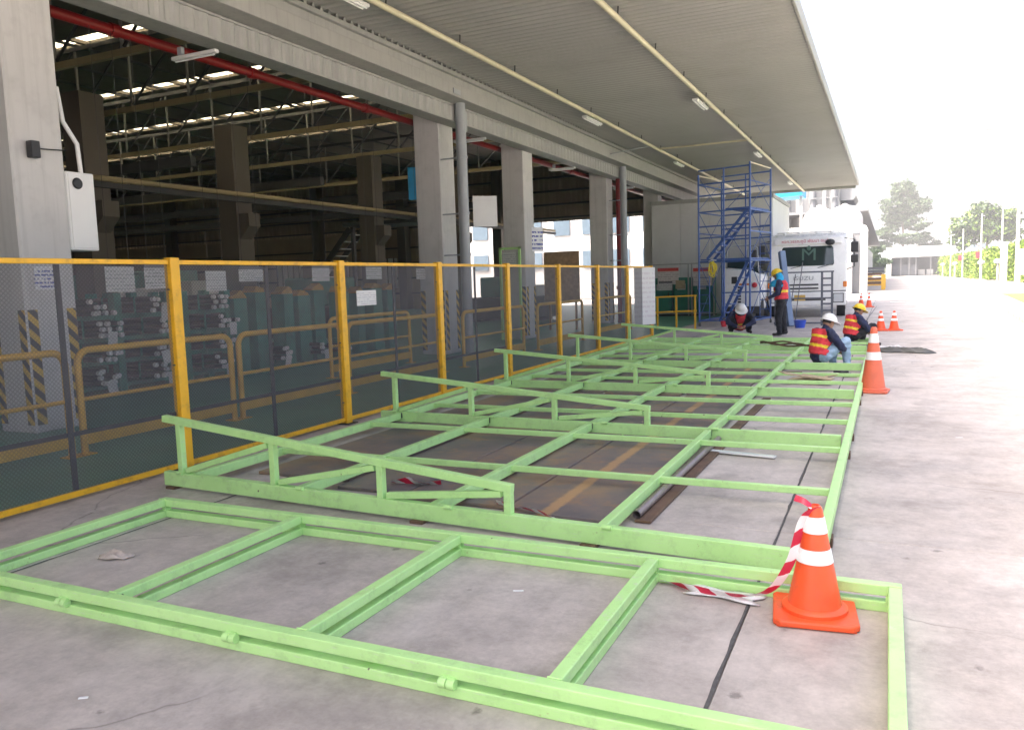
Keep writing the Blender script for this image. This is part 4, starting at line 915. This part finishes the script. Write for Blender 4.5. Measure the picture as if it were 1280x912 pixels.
def person(label, loc, rz, J, top='navy', legs='black_cloth', helmet='helmet_white', scarf=False, headrot=0., bands=2, scale=1.):
    """J: joints in a frame facing +Y. body = one remeshed skin over tapered limbs"""
    T = thing('person', label, 'person', loc, rz); T.scale = (scale,)*3
    B = []  # (a, b, ra, rb, material)
    V = {k: Vector(v) for k, v in J.items()}
    B.append((V['pelvis'], V['belly'], .155, .15, top)); B.append((V['belly'], V['chest'], .15, .165, top))
    B.append((V['chest'], V['neck'], .13, .06, top)); B.append((V['neck'], V['head'], .055, .06, 'skin'))
    for s in 'LR':
        B.append((V['chest'], V['sh'+s], .12, .075, top)); B.append((V['sh'+s], V['el'+s], .076, .062, top)); B.append((V['el'+s], V['wr'+s], .06, .042, top))
        B.append((V['pelvis'], V['hip'+s], .13, .115, legs)); B.append((V['hip'+s], V['kn'+s], .112, .085, legs)); B.append((V['kn'+s], V['an'+s], .084, .066, legs)); B.append((V['an'+s]-Vector((0, .03, .02)), V['to'+s], .045, .036, 'boot'))
    m_ = MB()
    for a, b, ra, rb, _ in B: capsule(m_, a, b, ra, rb)
    hd = V['head']; HR = Matrix.Rotation(headrot, 3, 'X')
    m_.ellipsoid(hd, (.078, .098, .118), 16, 12, HR)
    m_.ellipsoid(hd + HR @ Vector((0, .045, -.06)), (.052, .055, .055), 12, 8, HR)            # jaw
    m_.ellipsoid(hd + HR @ Vector((0, .105, -.012)), (.013, .02, .026), 8, 6, HR)             # nose
    for s in (-1, 1): m_.ellipsoid(hd + HR @ Vector((s*.08, 0, -.01)), (.012, .022, .034), 8, 6, HR)
    raw = bpy.data.objects.new('tmp', m_.mesh('tmp')); C.objects.link(raw)
    rm = raw.modifiers.new('r', 'REMESH'); rm.mode = 'VOXEL'; rm.voxel_size = .0125
    sm = raw.modifiers.new('s', 'SMOOTH'); sm.iterations = 3; sm.factor = .5
    dg = bpy.context.evaluated_depsgraph_get(); me = bpy.data.meshes.new_from_object(raw.evaluated_get(dg)); bpy.data.objects.remove(raw)
    n = len(me.polygons); cen = np.empty(n*3); me.polygons.foreach_get('center', cen); cen = cen.reshape(-1, 3)
    D = np.array([seg_dist(cen, a, b) - .5*(ra+rb) for a, b, ra, rb, _ in B] + [np.linalg.norm(cen-np.array(hd), axis=1)-.11])
    near = D.argmin(0); mats = [b[4] for b in B] + ['skin']; used = []
    for x in mats:
        if x not in used: used.append(x)
    me.materials.clear()
    for x in used: me.materials.append(MATS[x])
    me.polygons.foreach_set('material_index', [used.index(mats[i]) for i in near]); me.polygons.foreach_set('use_smooth', [True]*n)
    from mathutils import noise as mn
    bmw = bmesh.new(); bmw.from_mesh(me); bmw.normal_update()
    for v in bmw.verts:
        if (v.co-hd).length > .17: v.co += v.normal*(.014*mn.noise(Vector((v.co.x*9, v.co.y*9, v.co.z*16))) + .006*mn.noise(v.co*30))
    bmw.to_mesh(me); bmw.free()
    # hands: palm and five bent fingers joined onto the body mesh
    bm = bmesh.new(); bm.from_mesh(me)
    si = used.index('skin')
    for s in 'LR':
        d = (V['wr'+s]-V['el'+s]).normalized(); sd_ = 1 if s == 'R' else -1
        inward = Vector((-sd_, .2, 0)); inward = (inward - d*inward.dot(d)).normalized(); lat = d.cross(inward)
        if lat.y < 0: lat = -lat
        h_ = MB(); rotm = Matrix((lat, d, inward)).transposed()
        h_.ellipsoid(V['wr'+s]+d*.05, (.042, .055, .018), 12, 8, rotm)
        for k, (o_, L) in enumerate(((.030, .072), (.010, .08), (-.010, .076), (-.029, .06))):
            p0 = V['wr'+s]+d*.088+lat*o_; p1 = p0+d*(L*.5)+inward*.008; p2 = p1+d*(L*.35)+inward*(L*.35)
            h_.tube([p0, p1, p2], [.0095, .009, .007], 7)
        p0 = V['wr'+s]+d*.03+lat*.038; h_.tube([p0, p0+d*.035+lat*.022+inward*.01, p0+d*.062+lat*.022+inward*.025], [.012, .011, .008], 7)
        bb_ = bmesh.new(); bb_.from_mesh(h_.mesh('h')); tmp = bpy.data.meshes.new('h2')
        for f in bb_.faces: f.material_index = si; f.smooth = True
        bb_.to_mesh(tmp); bm.from_mesh(tmp)
    bm.to_mesh(me); bm.free(); obj('body', me, T)
    # vest: torso faces lifted outward, with reflective bands
    bm = bmesh.new(); bm.from_mesh(me); bm.normal_update()
    sp = [np.array(V['pelvis']), np.array(V['belly']), np.array(V['chest']), np.array(V['neck'])]
    ax = (V['neck']-V['pelvis']); Ln = ax.length; ax = ax.normalized()
    cs_ = np.array([f.calc_center_median() for f in bm.faces]); h = (cs_-np.array(V['pelvis']))@np.array(ax)/Ln
    dt = np.minimum(seg_dist(cs_, sp[0], sp[1]), np.minimum(seg_dist(cs_, sp[1], sp[2]), seg_dist(cs_, sp[2], sp[3])))
    da = np.minimum.reduce([np.minimum(seg_dist(cs_, V['sh'+s]+(V['el'+s]-V['sh'+s])*.25, V['el'+s])-.02, seg_dist(cs_, V['el'+s], V['wr'+s])) for s in 'LR'])
    dl = np.minimum.reduce([seg_dist(cs_, V['hip'+s]+(V['kn'+s]-V['hip'+s])*.3, V['kn'+s]) for s in 'LR'])
    keep = (h > .0) & (h < .93) & (dt < .20) & (da > .085) & (dl > .125)
    for f, k in zip(list(bm.faces), keep):
        if not k: bm.faces.remove(f)
    for v in [v for v in bm.verts if not v.link_faces]: bm.verts.remove(v)
    bm.normal_update()
    for v in bm.verts: v.co += v.normal*(.02 + .008*mn.noise(v.co*22))
    for f in bm.faces:
        hh = (np.array(f.calc_center_median())-np.array(V['pelvis']))@np.array(ax)/Ln
        f.material_index = 1 if ((.26 < hh < .37 or .62 < hh < .72) if bands == 2 else .34 < hh < .46) else 0
    vm = bpy.data.meshes.new('safety_vest'); bm.to_mesh(vm); bm.free(); vm.materials.append(MATS['vest_red']); vm.materials.append(MATS['band_yellow'])
    vo = obj('safety_vest', vm, T); so = vo.modifiers.new('s', 'SOLIDIFY'); so.thickness = .008
    # face details and hair
    for s in (-1, 1): MB().ellipsoid(hd + HR @ Vector((s*.03, .088, .005)), (.012, .008, .007), 8, 6, HR).build('eye', 'eye', T, smooth=180)
    MB().ellipsoid(hd + HR @ Vector((0, .094, -.062)), (.024, .008, .006), 8, 6, HR).build('mouth', 'print_red', T, smooth=180)
    MB().ellipsoid(hd + HR @ Vector((0, -.02, .01)), (.084, .09, .118), 14, 8, HR, -.3).build('hair', 'hair', T, smooth=180)
    hm = MB(); hc = hd + HR @ Vector((0, .0, .035)); hm.ellipsoid(hc, (.118, .14, .125), 24, 10, HR, 0.)
    ho = hm.build('helmet', helmet, T, smooth=180); so = ho.modifiers.new('s', 'SOLIDIFY'); so.thickness = .008
    br = MB(); vs = []; n_ = 24
    for k in range(n_):
        a = 2*math.pi*k/n_; e = .022 + (.055 if math.sin(a) > .2 else 0)*max(0, math.sin(a))
        for rr_, z in ((0, 0), (e, -.012), (e, -.02), (0, -.012)): vs.append(hc + HR @ Vector(((.118+rr_)*math.cos(a), (.14+rr_)*math.sin(a), z)))
    br._add(vs, [(4*k+j, 4*((k+1) % n_)+j, 4*((k+1) % n_)+(j+1) % 4, 4*k+(j+1) % 4) for k in range(n_) for j in range(4)]); br.build('brim', helmet, ho, smooth=40)
    MB().box(-.012, .012, -.12, .12, .118, .13).build('ridge', helmet, ho, local=True) if False else None
    if scarf:
        sc_ = MB(); ring = []
        vs = []; prof_ = [(.088, .06), (.108, -.02), (.118, -.10), (.165, -.16), (.22, -.24), (.235, -.31)]
        for r_, z in prof_:
            for k in range(20):
                a = 2*math.pi*k/20; wv = 1+.06*math.sin(5*a+z*20); fy_ = .9
                front = max(0, math.sin(a))
                p_ = Vector((r_*wv*math.cos(a), r_*fy_*wv*math.sin(a)-.015-.03*(front if z > -.05 else 0), z))
                vs.append(hd + (HR @ p_ if z > -.15 else p_))
        fcs = []
        for j in range(len(prof_)-1):
            for k in range(20):
                a = 2*math.pi*(k+.5)/20
                if j < 2 and math.sin(a) > .55: continue
                k2 = (k+1) % 20; fcs.append((j*20+k, j*20+k2, (j+1)*20+k2, (j+1)*20+k))
        sc_._add(vs, fcs); so_ = sc_.build('scarf', 'scarf_blue', T, smooth=180); q = so_.modifiers.new('s', 'SOLIDIFY'); q.thickness = .01
    return T
STAND = dict(pelvis=(0, 0, .93), belly=(0, .01, 1.08), chest=(0, .02, 1.27), neck=(0, .04, 1.43), head=(0, .11, 1.565),
    hipL=(-.09, 0, .88), hipR=(.09, 0, .88), knL=(-.11, .05, .48), knR=(.10, -.01, .48), anL=(-.13, .02, .09), anR=(.11, -.06, .09), toL=(-.15, .16, .04), toR=(.13, .08, .04),
    shL=(-.18, .02, 1.37), shR=(.18, .02, 1.37), elL=(-.22, .06, 1.09), elR=(.23, -.03, 1.09), wrL=(-.15, .27, .98), wrR=(.22, .05, .85))
person('worker standing in red vest, yellow helmet and bright blue neck scarf, looking down', (-2.46, 21.5, 0), R(84), STAND, 'navy', 'black_cloth', 'helmet_yellow', True, -.45, 1)
SIT = dict(pelvis=(0, 0, .26), belly=(0, .01, .37), chest=(0, .07, .55), neck=(0, .12, .70), head=(0, .19, .805),
    hipL=(-.1, .03, .25), hipR=(.1, .03, .25), knL=(-.15, .40, .50), knR=(.15, .42, .48), anL=(-.15, .40, .09), anR=(.16, .44, .09), toL=(-.16, .56, .04), toR=(.18, .60, .04),
    shL=(-.18, .08, .65), shR=(.18, .08, .65), elL=(-.24, .26, .42), elR=(.24, .26, .40), wrL=(-.06, .45, .30), wrR=(.10, .48, .30))
person('worker seated back to camera in red vest, white helmet and pale blue jeans', (-1.02, 14.12, -.02), -R(48), SIT, 'navy', 'denim', 'helmet_white', False, -.35, 2, .97)
SIT2 = dict(SIT); SIT2.update(head=(0, .2, .80), knR=(.15, .45, .44), knL=(-.13, .43, .50))
person('worker seated behind the white helmeted one, yellow helmet and dark trousers', (-.70, 18.4, 0), -R(52), SIT2, 'navy', 'black_cloth', 'helmet_yellow', False, -.4, 2, .95)
SQ = dict(pelvis=(0, -.12, .20), belly=(0, -.06, .30), chest=(0, .10, .44), neck=(0, .21, .54), head=(0, .30, .60),
    hipL=(-.1, -.08, .2), hipR=(.1, -.08, .2), knL=(-.22, .22, .40), knR=(.24, .20, .36), anL=(-.2, .0, .09), anR=(.22, -.02, .09), toL=(-.24, .15, .04), toR=(.27, .14, .04),
    shL=(-.19, .14, .50), shR=(.19, .14, .50), elL=(-.30, .28, .30), elR=(.32, .26, .30), wrL=(-.10, .40, .20), wrR=(.12, .42, .20))
person('worker crouching bent forward towards the camera in red vest and white helmet', (-3.62, 22.3, .0), R(180+14), SQ, 'navy', 'black_cloth', 'helmet_white', False, -.6, 1, 1.1)
# ================================================================== BACKGROUND BUILDINGS
M('far_white', (.44, .44, .44), .5, var=.03); M('far_grey', (.20, .205, .215), .6, var=.06); M('far_dark', (.07, .075, .09), .6, var=.15); M('window_blue', (.10, .14, .18), .2, var=.1)
M('tank_white', (.47, .47, .47), .3, var=.03); M('blue_roof', (.03, .32, .62), .4, var=.05)
po = thing('white_portal', 'white rounded portal frame of a wash bay behind the truck', 'portal', (-4.2, 60, 0), world=True)
fr = MB(); outer = [(-7.4, 0), (-7.4, 4.6), (-1.9, 4.75), (-1.45, 4.6), (-1.28, 4.2), (-1.28, 0)]; inner = [(-1.75, 0), (-1.75, 3.95), (-1.95, 4.2), (-6.9, 4.2), (-6.9, 0)]
MB().box(-7.4, -6.95, 60, 60.6, 0, 4.2).build('post', 'far_white', po); MB().box(-1.75, -1.28, 60, 60.6, 0, 4.2).build('post', 'far_white', po, bevel=.05)
MB().prism([(-7.4, 4.2), (-7.4, 4.7), (-1.75, 4.75), (-1.4, 4.62), (-1.28, 4.35), (-1.28, 4.2)], 'Y', 60, 60.6).build('lintel', 'far_white', po)
MB().box(-7.2, -2.3, 61.5, 64, 0, 4.15).build('inner_wall', 'far_white', po); MB().box(-2.28, -1.8, 62, 62.2, 0, 4.1).build('side_door', 'far_grey', po)
for x, r_, lab in ((-4.65, 1.15, 'left round white tank above the wash bay portal'), (-2.9, 1.2, 'right round white tank above the wash bay portal')):
    tk = thing('storage_tank', lab, 'tank', (x, 63.5, 4.2), group='white tanks')
    MB().lathe([(r_, 0), (r_, 1.0)] + [(r_*math.cos(R(a)), 1.0+r_*.95*math.sin(R(a))) for a in range(10, 90, 10)] + [(.05, 1.0+r_*.95)], 32).build('shell', 'tank_white', tk, smooth=40)
    MB().tube([(-r_, -r_*.5, 1.0), (-r_*.5, -r_*.9, 1.45), (0, -r_*1.02, 1.2), (r_*.4, -r_, .3)], .03, 8).build('hose', 'far_grey', tk, smooth=60); MB().lathe([(.2, 2.0), (.2, 2.2), (.02, 2.25)], 16).build('hatch', 'far_white', tk, smooth=40)
pb = thing('process_building', 'tall pale plant building with vertical ducts behind the tanks', 'building', (-6, 72, 0), world=True)
MB().box(-9.5, -3.6, 70, 80, 0, 11).build('block', 'far_white', pb)
for i, x in enumerate((-7.5, -6.7, -5.6, -4.7, -4.0)): MB().tube([(x, 69.6, 0), (x, 69.6, 10.5)], .16 if i % 2 else .28, 12).build('duct', 'far_white' if i % 2 else 'far_grey', pb, smooth=40)
for z in (6.2, 7.4, 8.6): MB().box(-8, -3.7, 69.2, 69.3, z, z+.06).build('handrail', 'far_grey', pb)
MB().prism([(-3.58, 7.2), (-3.58, 8.9), (-3.2, 8.9), (-2.4, 7.5), (-2.6, 7.2)], 'Y', 70, 76).build('side_hopper', 'far_grey', pb)
for x in (-6.2, -5.0): MB().box(x, x+.6, 69.93, 69.99, 5, 6.2).build('window', 'window_blue', pb)
aw = thing('blue_awning', 'bright blue awning above the gap right of the scaffold top', 'awning', (-6, 50, 0), world=True)
MB().prism([(-7.6, 5.95), (-7.6, 6.5), (-4.6, 6.7), (-4.6, 6.05)], 'Y', 50, 52.5).build('canopy', 'blue_roof', aw); MB().box(-4.75, -4.6, 50.2, 50.4, 0, 6.0).build('post', 'far_white', aw); MB().box(-7.6, -7.45, 50.2, 50.4, 0, 6.0).build('post', 'far_white', aw)
c2 = thing('second_canopy', 'grey canopy of the next factory hall beyond the portal', 'canopy', (-5, 100, 0), world=True)
MB().box(-9, -1.45, 66, 165, 6.0, 6.2).build('roof', 'far_grey', c2)
for y in range(68, 165, 12): MB().box(-9.4, -8.9, y, y+.5, 0, 6).build('column', 'far_white', c2)
MB().box(-9, -2.6, 80, 160, 0, 4.6).build('store_wall', 'far_white', c2)
for y in (70, 76): MB().box(-3.1, -2.9, y, y+.2, 0, 6.0).build('post', 'far_white', c2)
tc = thing('pallet_trolley', 'yellow steel trolley stacked with dark pallets under the second canopy', 'trolley', (-1, 72, 0), world=True)
for x in (-1.75, -.25): MB().box(x-.08, x+.08, 71.2, 71.4, .15, 1.25).build('post', 'rail_yellow', tc)
MB().box(-.5, -.2, 71.0, 71.25, 0, 1.25).build('end_panel', 'rail_yellow', tc)
for z in (.35, .7, 1.05): MB().box(-1.8, -.25, 71.2, 72.4, z, z+.09).build('shelf', 'rail_yellow', tc)
for z in (.46, .8, 1.17): MB().box(-1.75, -.45, 71.3, 72.3, z, z+.2).build('pallet', 'timber_dark', tc)
for z in (1.4, 1.62): MB().box(-1.9, -.3, 71.2, 72.4, z, z+.2).build('dark_crate', 'far_dark', tc)
for x in (-1.6, -.5): MB().tube([(x, 71.5, .1), (x+.06, 71.5, .1)], .1, 12).build('wheel', 'tyre', tc)
wh = thing('far_warehouse', 'far white warehouse with a dark blue open bay at the road end', 'warehouse', (6.5, 205, 0), world=True)
MB().box(-.5, 13.5, 204, 225, 4.3, 6.6).build('fascia', 'far_white', wh); MB().box(-.5, .6, 204, 225, 0, 4.3).build('pier', 'far_white', wh); MB().box(12.6, 13.5, 204, 225, 0, 4.3).build('pier', 'far_white', wh); MB().box(.6, 12.6, 214, 214.2, 0, 4.3).build('back_wall', 'far_dark', wh)
for x in (2.5, 4.2, 5.6, 8.6): MB().box(x, x+.2, 206, 206.2, 0, 4.3).build('post', 'far_grey', wh)
MB().box(.8, 6, 206.3, 206.5, .2, 2.6).build('gate', 'far_dark', wh)
for x in (6.3, 8.0): MB().box(x, x+1.3, 208, 210, .1, 1.4).build('parked_load', 'far_white', wh)
f2 = thing('far_office', 'far pale office block beyond the hedge with rows of windows', 'building', (22, 240, 0), world=True)
MB().box(14, 34, 235, 250, 0, 8.0).build('block', 'far_white', f2)
for i in range(9):
    for z in (4.4, 6.4): MB().box(14.6+2.1*i, 16.0+2.1*i, 234.9, 234.98, z, z+1.0).build('window', 'window_blue', f2)
nb = thing('neighbour_building', 'white neighbouring building seen through the open far end of the hall', 'building', (-28, 66, 0), world=True)
MB().box(-52, -10.5, 62, 74, 0, 8).build('block', 'far_white', nb)
for i in range(16):
    for z in (2.6, 5.2): MB().box(-50+2.5*i, -48.6+2.5*i, 61.9, 61.98, z, z+1.3).build('window', 'window_blue', nb)

# ================================================================== ROADSIDE: kerbs, verge, hedge, posts
M('kerb', (.21, .185, .17), .8, var=.1, scale=3); M('grass', (.085, .135, .03), .9, var=.3, scale=2); M('road_white', (.74, .73, .72), .7, var=.1, scale=5)
kx = MB(); isl = [(4.55, 51.5), (4.5, 48), (4.05, 38), (3.55, 27), (3.0, 16), (3.6, 14.5), (30, 14), (30, 51)]
ip = MB(); il = thing('kerbed_island', 'kerbed grass island at the right edge of the road', 'island', (8, 35, 0), world=True)
MB().prism([(x+.9 if x < 20 else x, y-1.2 if y > 40 else y+.3) for x, y in isl], 'Z', 0, .125).build('soil', 'grass', il); MB().prism([(x+.1 if x < 20 else x, y) for x, y in isl], 'Z', 0, .11).build('border', 'kerb', il)
for i in range(len(isl)-1):
    a, b = Vector((*isl[i], .07)), Vector((*isl[i+1], .07)); n = max(1, int((b-a).length/1.0))
    if i > 5: n = 1
    for k in range(n): MB().bar(a+(b-a)*(k/n+.005), a+(b-a)*((k+1)/n-.005), .22, .15).build('kerb_stone', 'kerb', il, bevel=.02)
vg = thing('far_verge', 'kerbed planting strip at the foot of the long hedge', 'verge', (9, 110, 0), world=True)
vk = [(30, 67), (9.2, 68), (7.9, 72), (8.1, 107), (7.5, 168), (9, 175)]
for i in range(len(vk)-1):
    a, b = Vector((*vk[i], .07)), Vector((*vk[i+1], .07)); n = max(1, int((b-a).length/3.0))
    for k in range(n): MB().bar(a+(b-a)*(k/n+.003), a+(b-a)*((k+1)/n-.003), .3, .16).build('kerb_stone', 'kerb', vg)
MB().prism([(30, 67.3), (9.3, 68.3), (8.2, 72.3), (8.4, 107), (7.8, 168), (9, 175), (30, 175)], 'Z', 0, .12).build('soil', 'kerb', vg)
for i, (x0, x1) in enumerate(((-.95, -.55), (.1, .75), (1.0, 1.6))):
    tag(MB().box(x0, x1, 43.6, 44.2, .003, .007).build('road_marking', 'road_white'), f'{["left", "middle", "right"][i]} white painted dash across the road beyond the cones', 'road marking', 'road dashes')
def leaf_mesh(name, pts, size, mats, seed=1):
    rn = np.random.default_rng(seed); n = len(pts); a = rn.normal(size=(n, 3)); a /= np.linalg.norm(a, axis=1)[:, None]
    b = rn.normal(size=(n, 3)); b -= (b*a).sum(1)[:, None]*a; b /= np.linalg.norm(b, axis=1)[:, None]
    s = (size*rn.uniform(.6, 1.4, n))[:, None]; P = np.asarray(pts)
    v = np.stack([P-a*s, P-b*s*.45, P+a*s, P+b*s*.45], 1).reshape(-1, 3)
    me = bpy.data.meshes.new(name); me.vertices.add(4*n); me.vertices.foreach_set('co', v.ravel())
    me.loops.add(4*n); me.loops.foreach_set('vertex_index', np.arange(4*n)); me.polygons.add(n); me.polygons.foreach_set('loop_start', np.arange(0, 4*n, 4)); me.polygons.foreach_set('loop_total', np.full(n, 4))
    for m in mats: me.materials.append(MATS[m])
    me.polygons.foreach_set('material_index', rn.integers(0, len(mats), n)); me.update(); me.validate(); return me
M('leaf_a', (.025, .05, .016), .7, var=.3, scale=.8); M('leaf_b', (.04, .072, .022), .7, var=.3, scale=.8); M('leaf_lime', (.15, .225, .012), .7, var=.25, scale=.6); M('leaf_lime2', (.10, .175, .012), .7, var=.25, scale=.6); M('bark', (.12, .09, .07), .9, var=.2)
def hedge(name, label, y0, y1, x, z0, z1, n, seed):
    rn = np.random.default_rng(seed); y = rn.uniform(y0, y1, n); zt = z1 + .35*np.sin(y*.9+seed) + .25*np.sin(y*2.3)
    th = rn.uniform(0, 1, n); z = z0 + (zt-z0)*th**.8; dx = rn.normal(0, .35, n)*(1+.6*np.sin(y*1.7)*.5); xx = x + (y-y0)*(-.022) + dx + .5*np.sin(y*.6)
    h_ = thing(name, label, 'hedge', (x, (y0+y1)/2, 0), group='hedge sections'); o = obj('foliage', leaf_mesh('foliage', np.stack([xx-x, y-(y0+y1)/2, z], 1), .17, ['leaf_lime', 'leaf_lime2', 'leaf_lime'], seed), h_)
    for k in np.arange(y0+1, y1, 3.0): MB().tube([(0, k-(y0+y1)/2, 0), (.1, k-(y0+y1)/2+.1, (z1-z0)*.8)], .05, 5).build('stem', 'bark', h_)
hedge('clipped_hedge', 'bright lime hedge, near section behind the white sign', 78, 98, 11.6, .05, 3.3, 30000, 3)
hedge('clipped_hedge', 'bright lime hedge, middle section behind the lamp posts', 98, 125, 11.0, .05, 3.1, 32000, 4)
hedge('clipped_hedge', 'bright lime hedge, far section towards the warehouse', 125, 170, 10.4, .05, 3.2, 32000, 5)
def tree(label, loc, h_, crown, n, size, seed, mats, trunk_r=.35):
    """crown: list of (x, y, z, rx, ry, rz) lobes in local metres"""
    T = thing('tree', label, 'tree', loc); rn = np.random.default_rng(seed)
    tr = MB(); tr.tube([(0, 0, 0), (.1, .05, h_*.3), (-.05, .1, h_*.6), (.1, 0, h_*.92)], [trunk_r, trunk_r*.8, trunk_r*.5, trunk_r*.12], 10)
    for (x, y, z, rx, ry, rz_) in crown: tr.tube([(0, 0, max(h_*.25, z-h_*.16)), (x*.5, y*.5, z-rz_*.4), (x, y, z)], [trunk_r*.35, trunk_r*.22, trunk_r*.06], 6)
    tr.build('trunk', 'bark', T, smooth=60); P = []
    tot = sum(c[3]*c[5] for c in crown)
    for (x, y, z, rx, ry, rz_) in crown:
        k = int(n*rx*rz_/tot); ncl = max(6, int(k/60)); d = rn.normal(size=(ncl, 3)); d /= np.linalg.norm(d, axis=1)[:, None]; cl = d*(rn.uniform(.25, 1, (ncl, 1))**.45)*np.array([rx, ry, rz_])+np.array([x, y, z])
        idx = rn.integers(0, ncl, k); P.append(cl[idx]+rn.normal(0, .16, (k, 3))*np.array([rx, ry, rz_*.7]))
    obj('crown', leaf_mesh('crown', np.concatenate(P), size, mats, seed), T); return T
tree('tall layered dark green tree rising behind the far warehouse', (3.3, 232, 0), 25, [(0, 0, 21.5, 2.8, 3, 2.6), (-2.2, 0, 18, 3.0, 3, 2.0), (2.6, 0, 17.6, 3.6, 3, 2.2), (-1.0, 1, 14.5, 3.8, 3, 1.8), (3.2, 0, 13.0, 3.2, 3, 1.6), (-3.6, 0, 11.2, 3.2, 3, 1.6), (1.0, 0, 9.5, 4.2, 3, 1.5), (-5.0, 0, 7.6, 2.6, 3, 1.5), (5.0, 0, 10.2, 1.7, 2, .9)], 15000, .42, 11, ['leaf_a', 'leaf_b'])
tree('broad green tree behind the hedge and the lamp poles', (16.2, 170, 0), 13, [(-3.0, 0, 9.3, 2.6, 3, 2.2), (0, 0, 10.4, 3.2, 3, 2.6), (2.4, 0, 9.6, 2.4, 3, 2.2), (3.4, 0, 7.8, 1.8, 2, 1.8), (-4.0, 0, 6.6, 2.0, 2, 1.8), (1.0, 0, 7.5, 3.2, 3, 2.0)], 12000, .36, 12, ['leaf_b', 'leaf_a', 'leaf_lime2'])
for i, (x, y, h_, lab) in enumerate([(-4.5, 190, 6, 'low green tree left of the far warehouse'), (9.5, 236, 9.5, 'low green tree showing over the warehouse roof'), (27, 190, 7.5, 'green tree at the far right behind the hedge'), (-7, 215, 9, 'green tree behind the second canopy end')]):
    tree(lab, (x, y, 0), h_, [(0, 0, h_*.75, 3, 3, h_*.25), (-2, 0, h_*.55, 2.5, 2, h_*.22), (2.2, 0, h_*.55, 2.6, 2, h_*.22)], 5000, .36, 20+i, ['leaf_b', 'leaf_a'], .2)
fm = np.random.default_rng(5); P = np.stack([fm.uniform(-90, 160, 26000), fm.uniform(300, 330, 26000), fm.uniform(0, 1, 26000)], 1); P[:, 2] = P[:, 2]**.7*(5+2.2*np.sin(P[:, 0]*.11)+1.5*np.sin(P[:, 0]*.31+1))
fo = obj('far_treeline', leaf_mesh('far_treeline', P, .9, ['leaf_a', 'leaf_b'], 6)); fo['kind'] = 'stuff'; tag(fo, 'distant hazy green tree line along the horizon', 'trees')
def lollipop(x, y, h_, lab):
    T = thing('bollard_lamp', lab, 'bollard lamp', (x, y, 0), group='white bollard lamps')
    MB().tube([(0, 0, .0), (0, 0, h_)], .10, 12).build('stem', 'far_white', T, smooth=40); MB().lathe([(.12, h_-.05), (.32, h_), (.34, h_+.18), (.22, h_+.32), (.03, h_+.36)], 20).build('head', 'far_white', T, smooth=40); MB().lathe([(.2, 0), (.2, .15)], 12).build('base', 'far_grey', T)
for (x, y, h_, lab) in ((8.9, 84, 1.9, 'white bollard lamp nearest the big white post'), (8.6, 95, 1.9, 'white bollard lamp, second along the hedge'), (8.4, 128, 2.0, 'white bollard lamp, third along the hedge'), (8.1, 150, 2.0, 'white bollard lamp farthest along the hedge')): lollipop(x, y, h_, lab)
def pole(x, y, h_, lab, flag=False):
    T = thing('lamp_pole', lab, 'pole', (x, y, 0), group='white poles along the hedge')
    MB().tube([(0, 0, 0), (0, 0, h_)], [.11, .07], 10).build('shaft', 'far_white', T, smooth=40); MB().lathe([(.2, 0), (.2, .12)], 10).build('base', 'far_grey', T)
    if flag: MB().box(-.5, -.1, -.02, .02, 2.5, 3.2).build('red_panel', 'red_plastic', T)
    else: MB().box(-.1, .5, -.1, .1, h_-.05, h_+.06).build('lamp_head', 'far_white', T)
pole(9.0, 100, 7.2, 'tall white pole right of the farther red panel', True); pole(8.9, 122, 6.6, 'tall white pole carrying the nearer to warehouse red panel', True); pole(9.6, 88, 6.9, 'tall white pole between the two bollard lamps'); pole(8.6, 140, 6.5, 'slim white pole farthest along the hedge')
bp = thing('gate_post', 'thick white square post at the bend of the verge kerb', 'post', (7.95, 71.5, 0)); MB().box(-.22, .22, -.22, .22, 0, 3.3).build('shaft', 'far_white', bp, bevel=.03); MB().box(-.28, .28, -.28, .28, 3.3, 3.42).build('cap', 'far_white', bp)
sg = thing('roadside_sign', 'blank white roadside sign board at the right image edge', 'sign', (8.9, 66, 0)); MB().box(-.75, .75, -.03, .03, .95, 2.75).build('board', 'far_white', sg)
for s_ in (-.6, .6): MB().box(s_-.06, s_+.06, .04, .12, 0, 2.7).build('leg', 'far_white', sg)
sl = thing('street_lamp', 'tall white street lamp with two long arms above the hedge', 'street lamp', (7.4, 60, 0))
MB().tube([(0, 0, 0), (0, 0, 10.0)], [.12, .07], 12).build('pole', 'far_white', sl, smooth=40)
for s_ in (-1, 1):
    MB().tube([(0, 0, 9.9), (s_*.6, 0, 10.15), (s_*1.2, 0, 10.2)], .035, 8).build('arm', 'far_white', sl, smooth=60); MB().prism([(s_*1.0, 10.14), (s_*1.9, 10.16), (s_*1.95, 10.24), (s_*1.2, 10.3)], 'Y', -.14, .14).build('lamp_head', 'far_grey', sl)
# ================================================================== HAZE
m = bpy.data.materials.new('haze_air'); m.use_nodes = True; t = m.node_tree; t.nodes.clear(); MATS['haze_air'] = m
vo = t.nodes.new('ShaderNodeVolumePrincipled'); vo.inputs['Color'].default_value = (.95, .95, .96, 1); vo.inputs['Density'].default_value = .0011; vo.inputs['Anisotropy'].default_value = .2
ou = t.nodes.new('ShaderNodeOutputMaterial'); t.links.new(vo.outputs[0], ou.inputs['Volume'])
hz = MB().box(-905, 905, -205, 1505, -1.2, 32).build('haze', 'haze_air'); struct(hz, 'stuff')
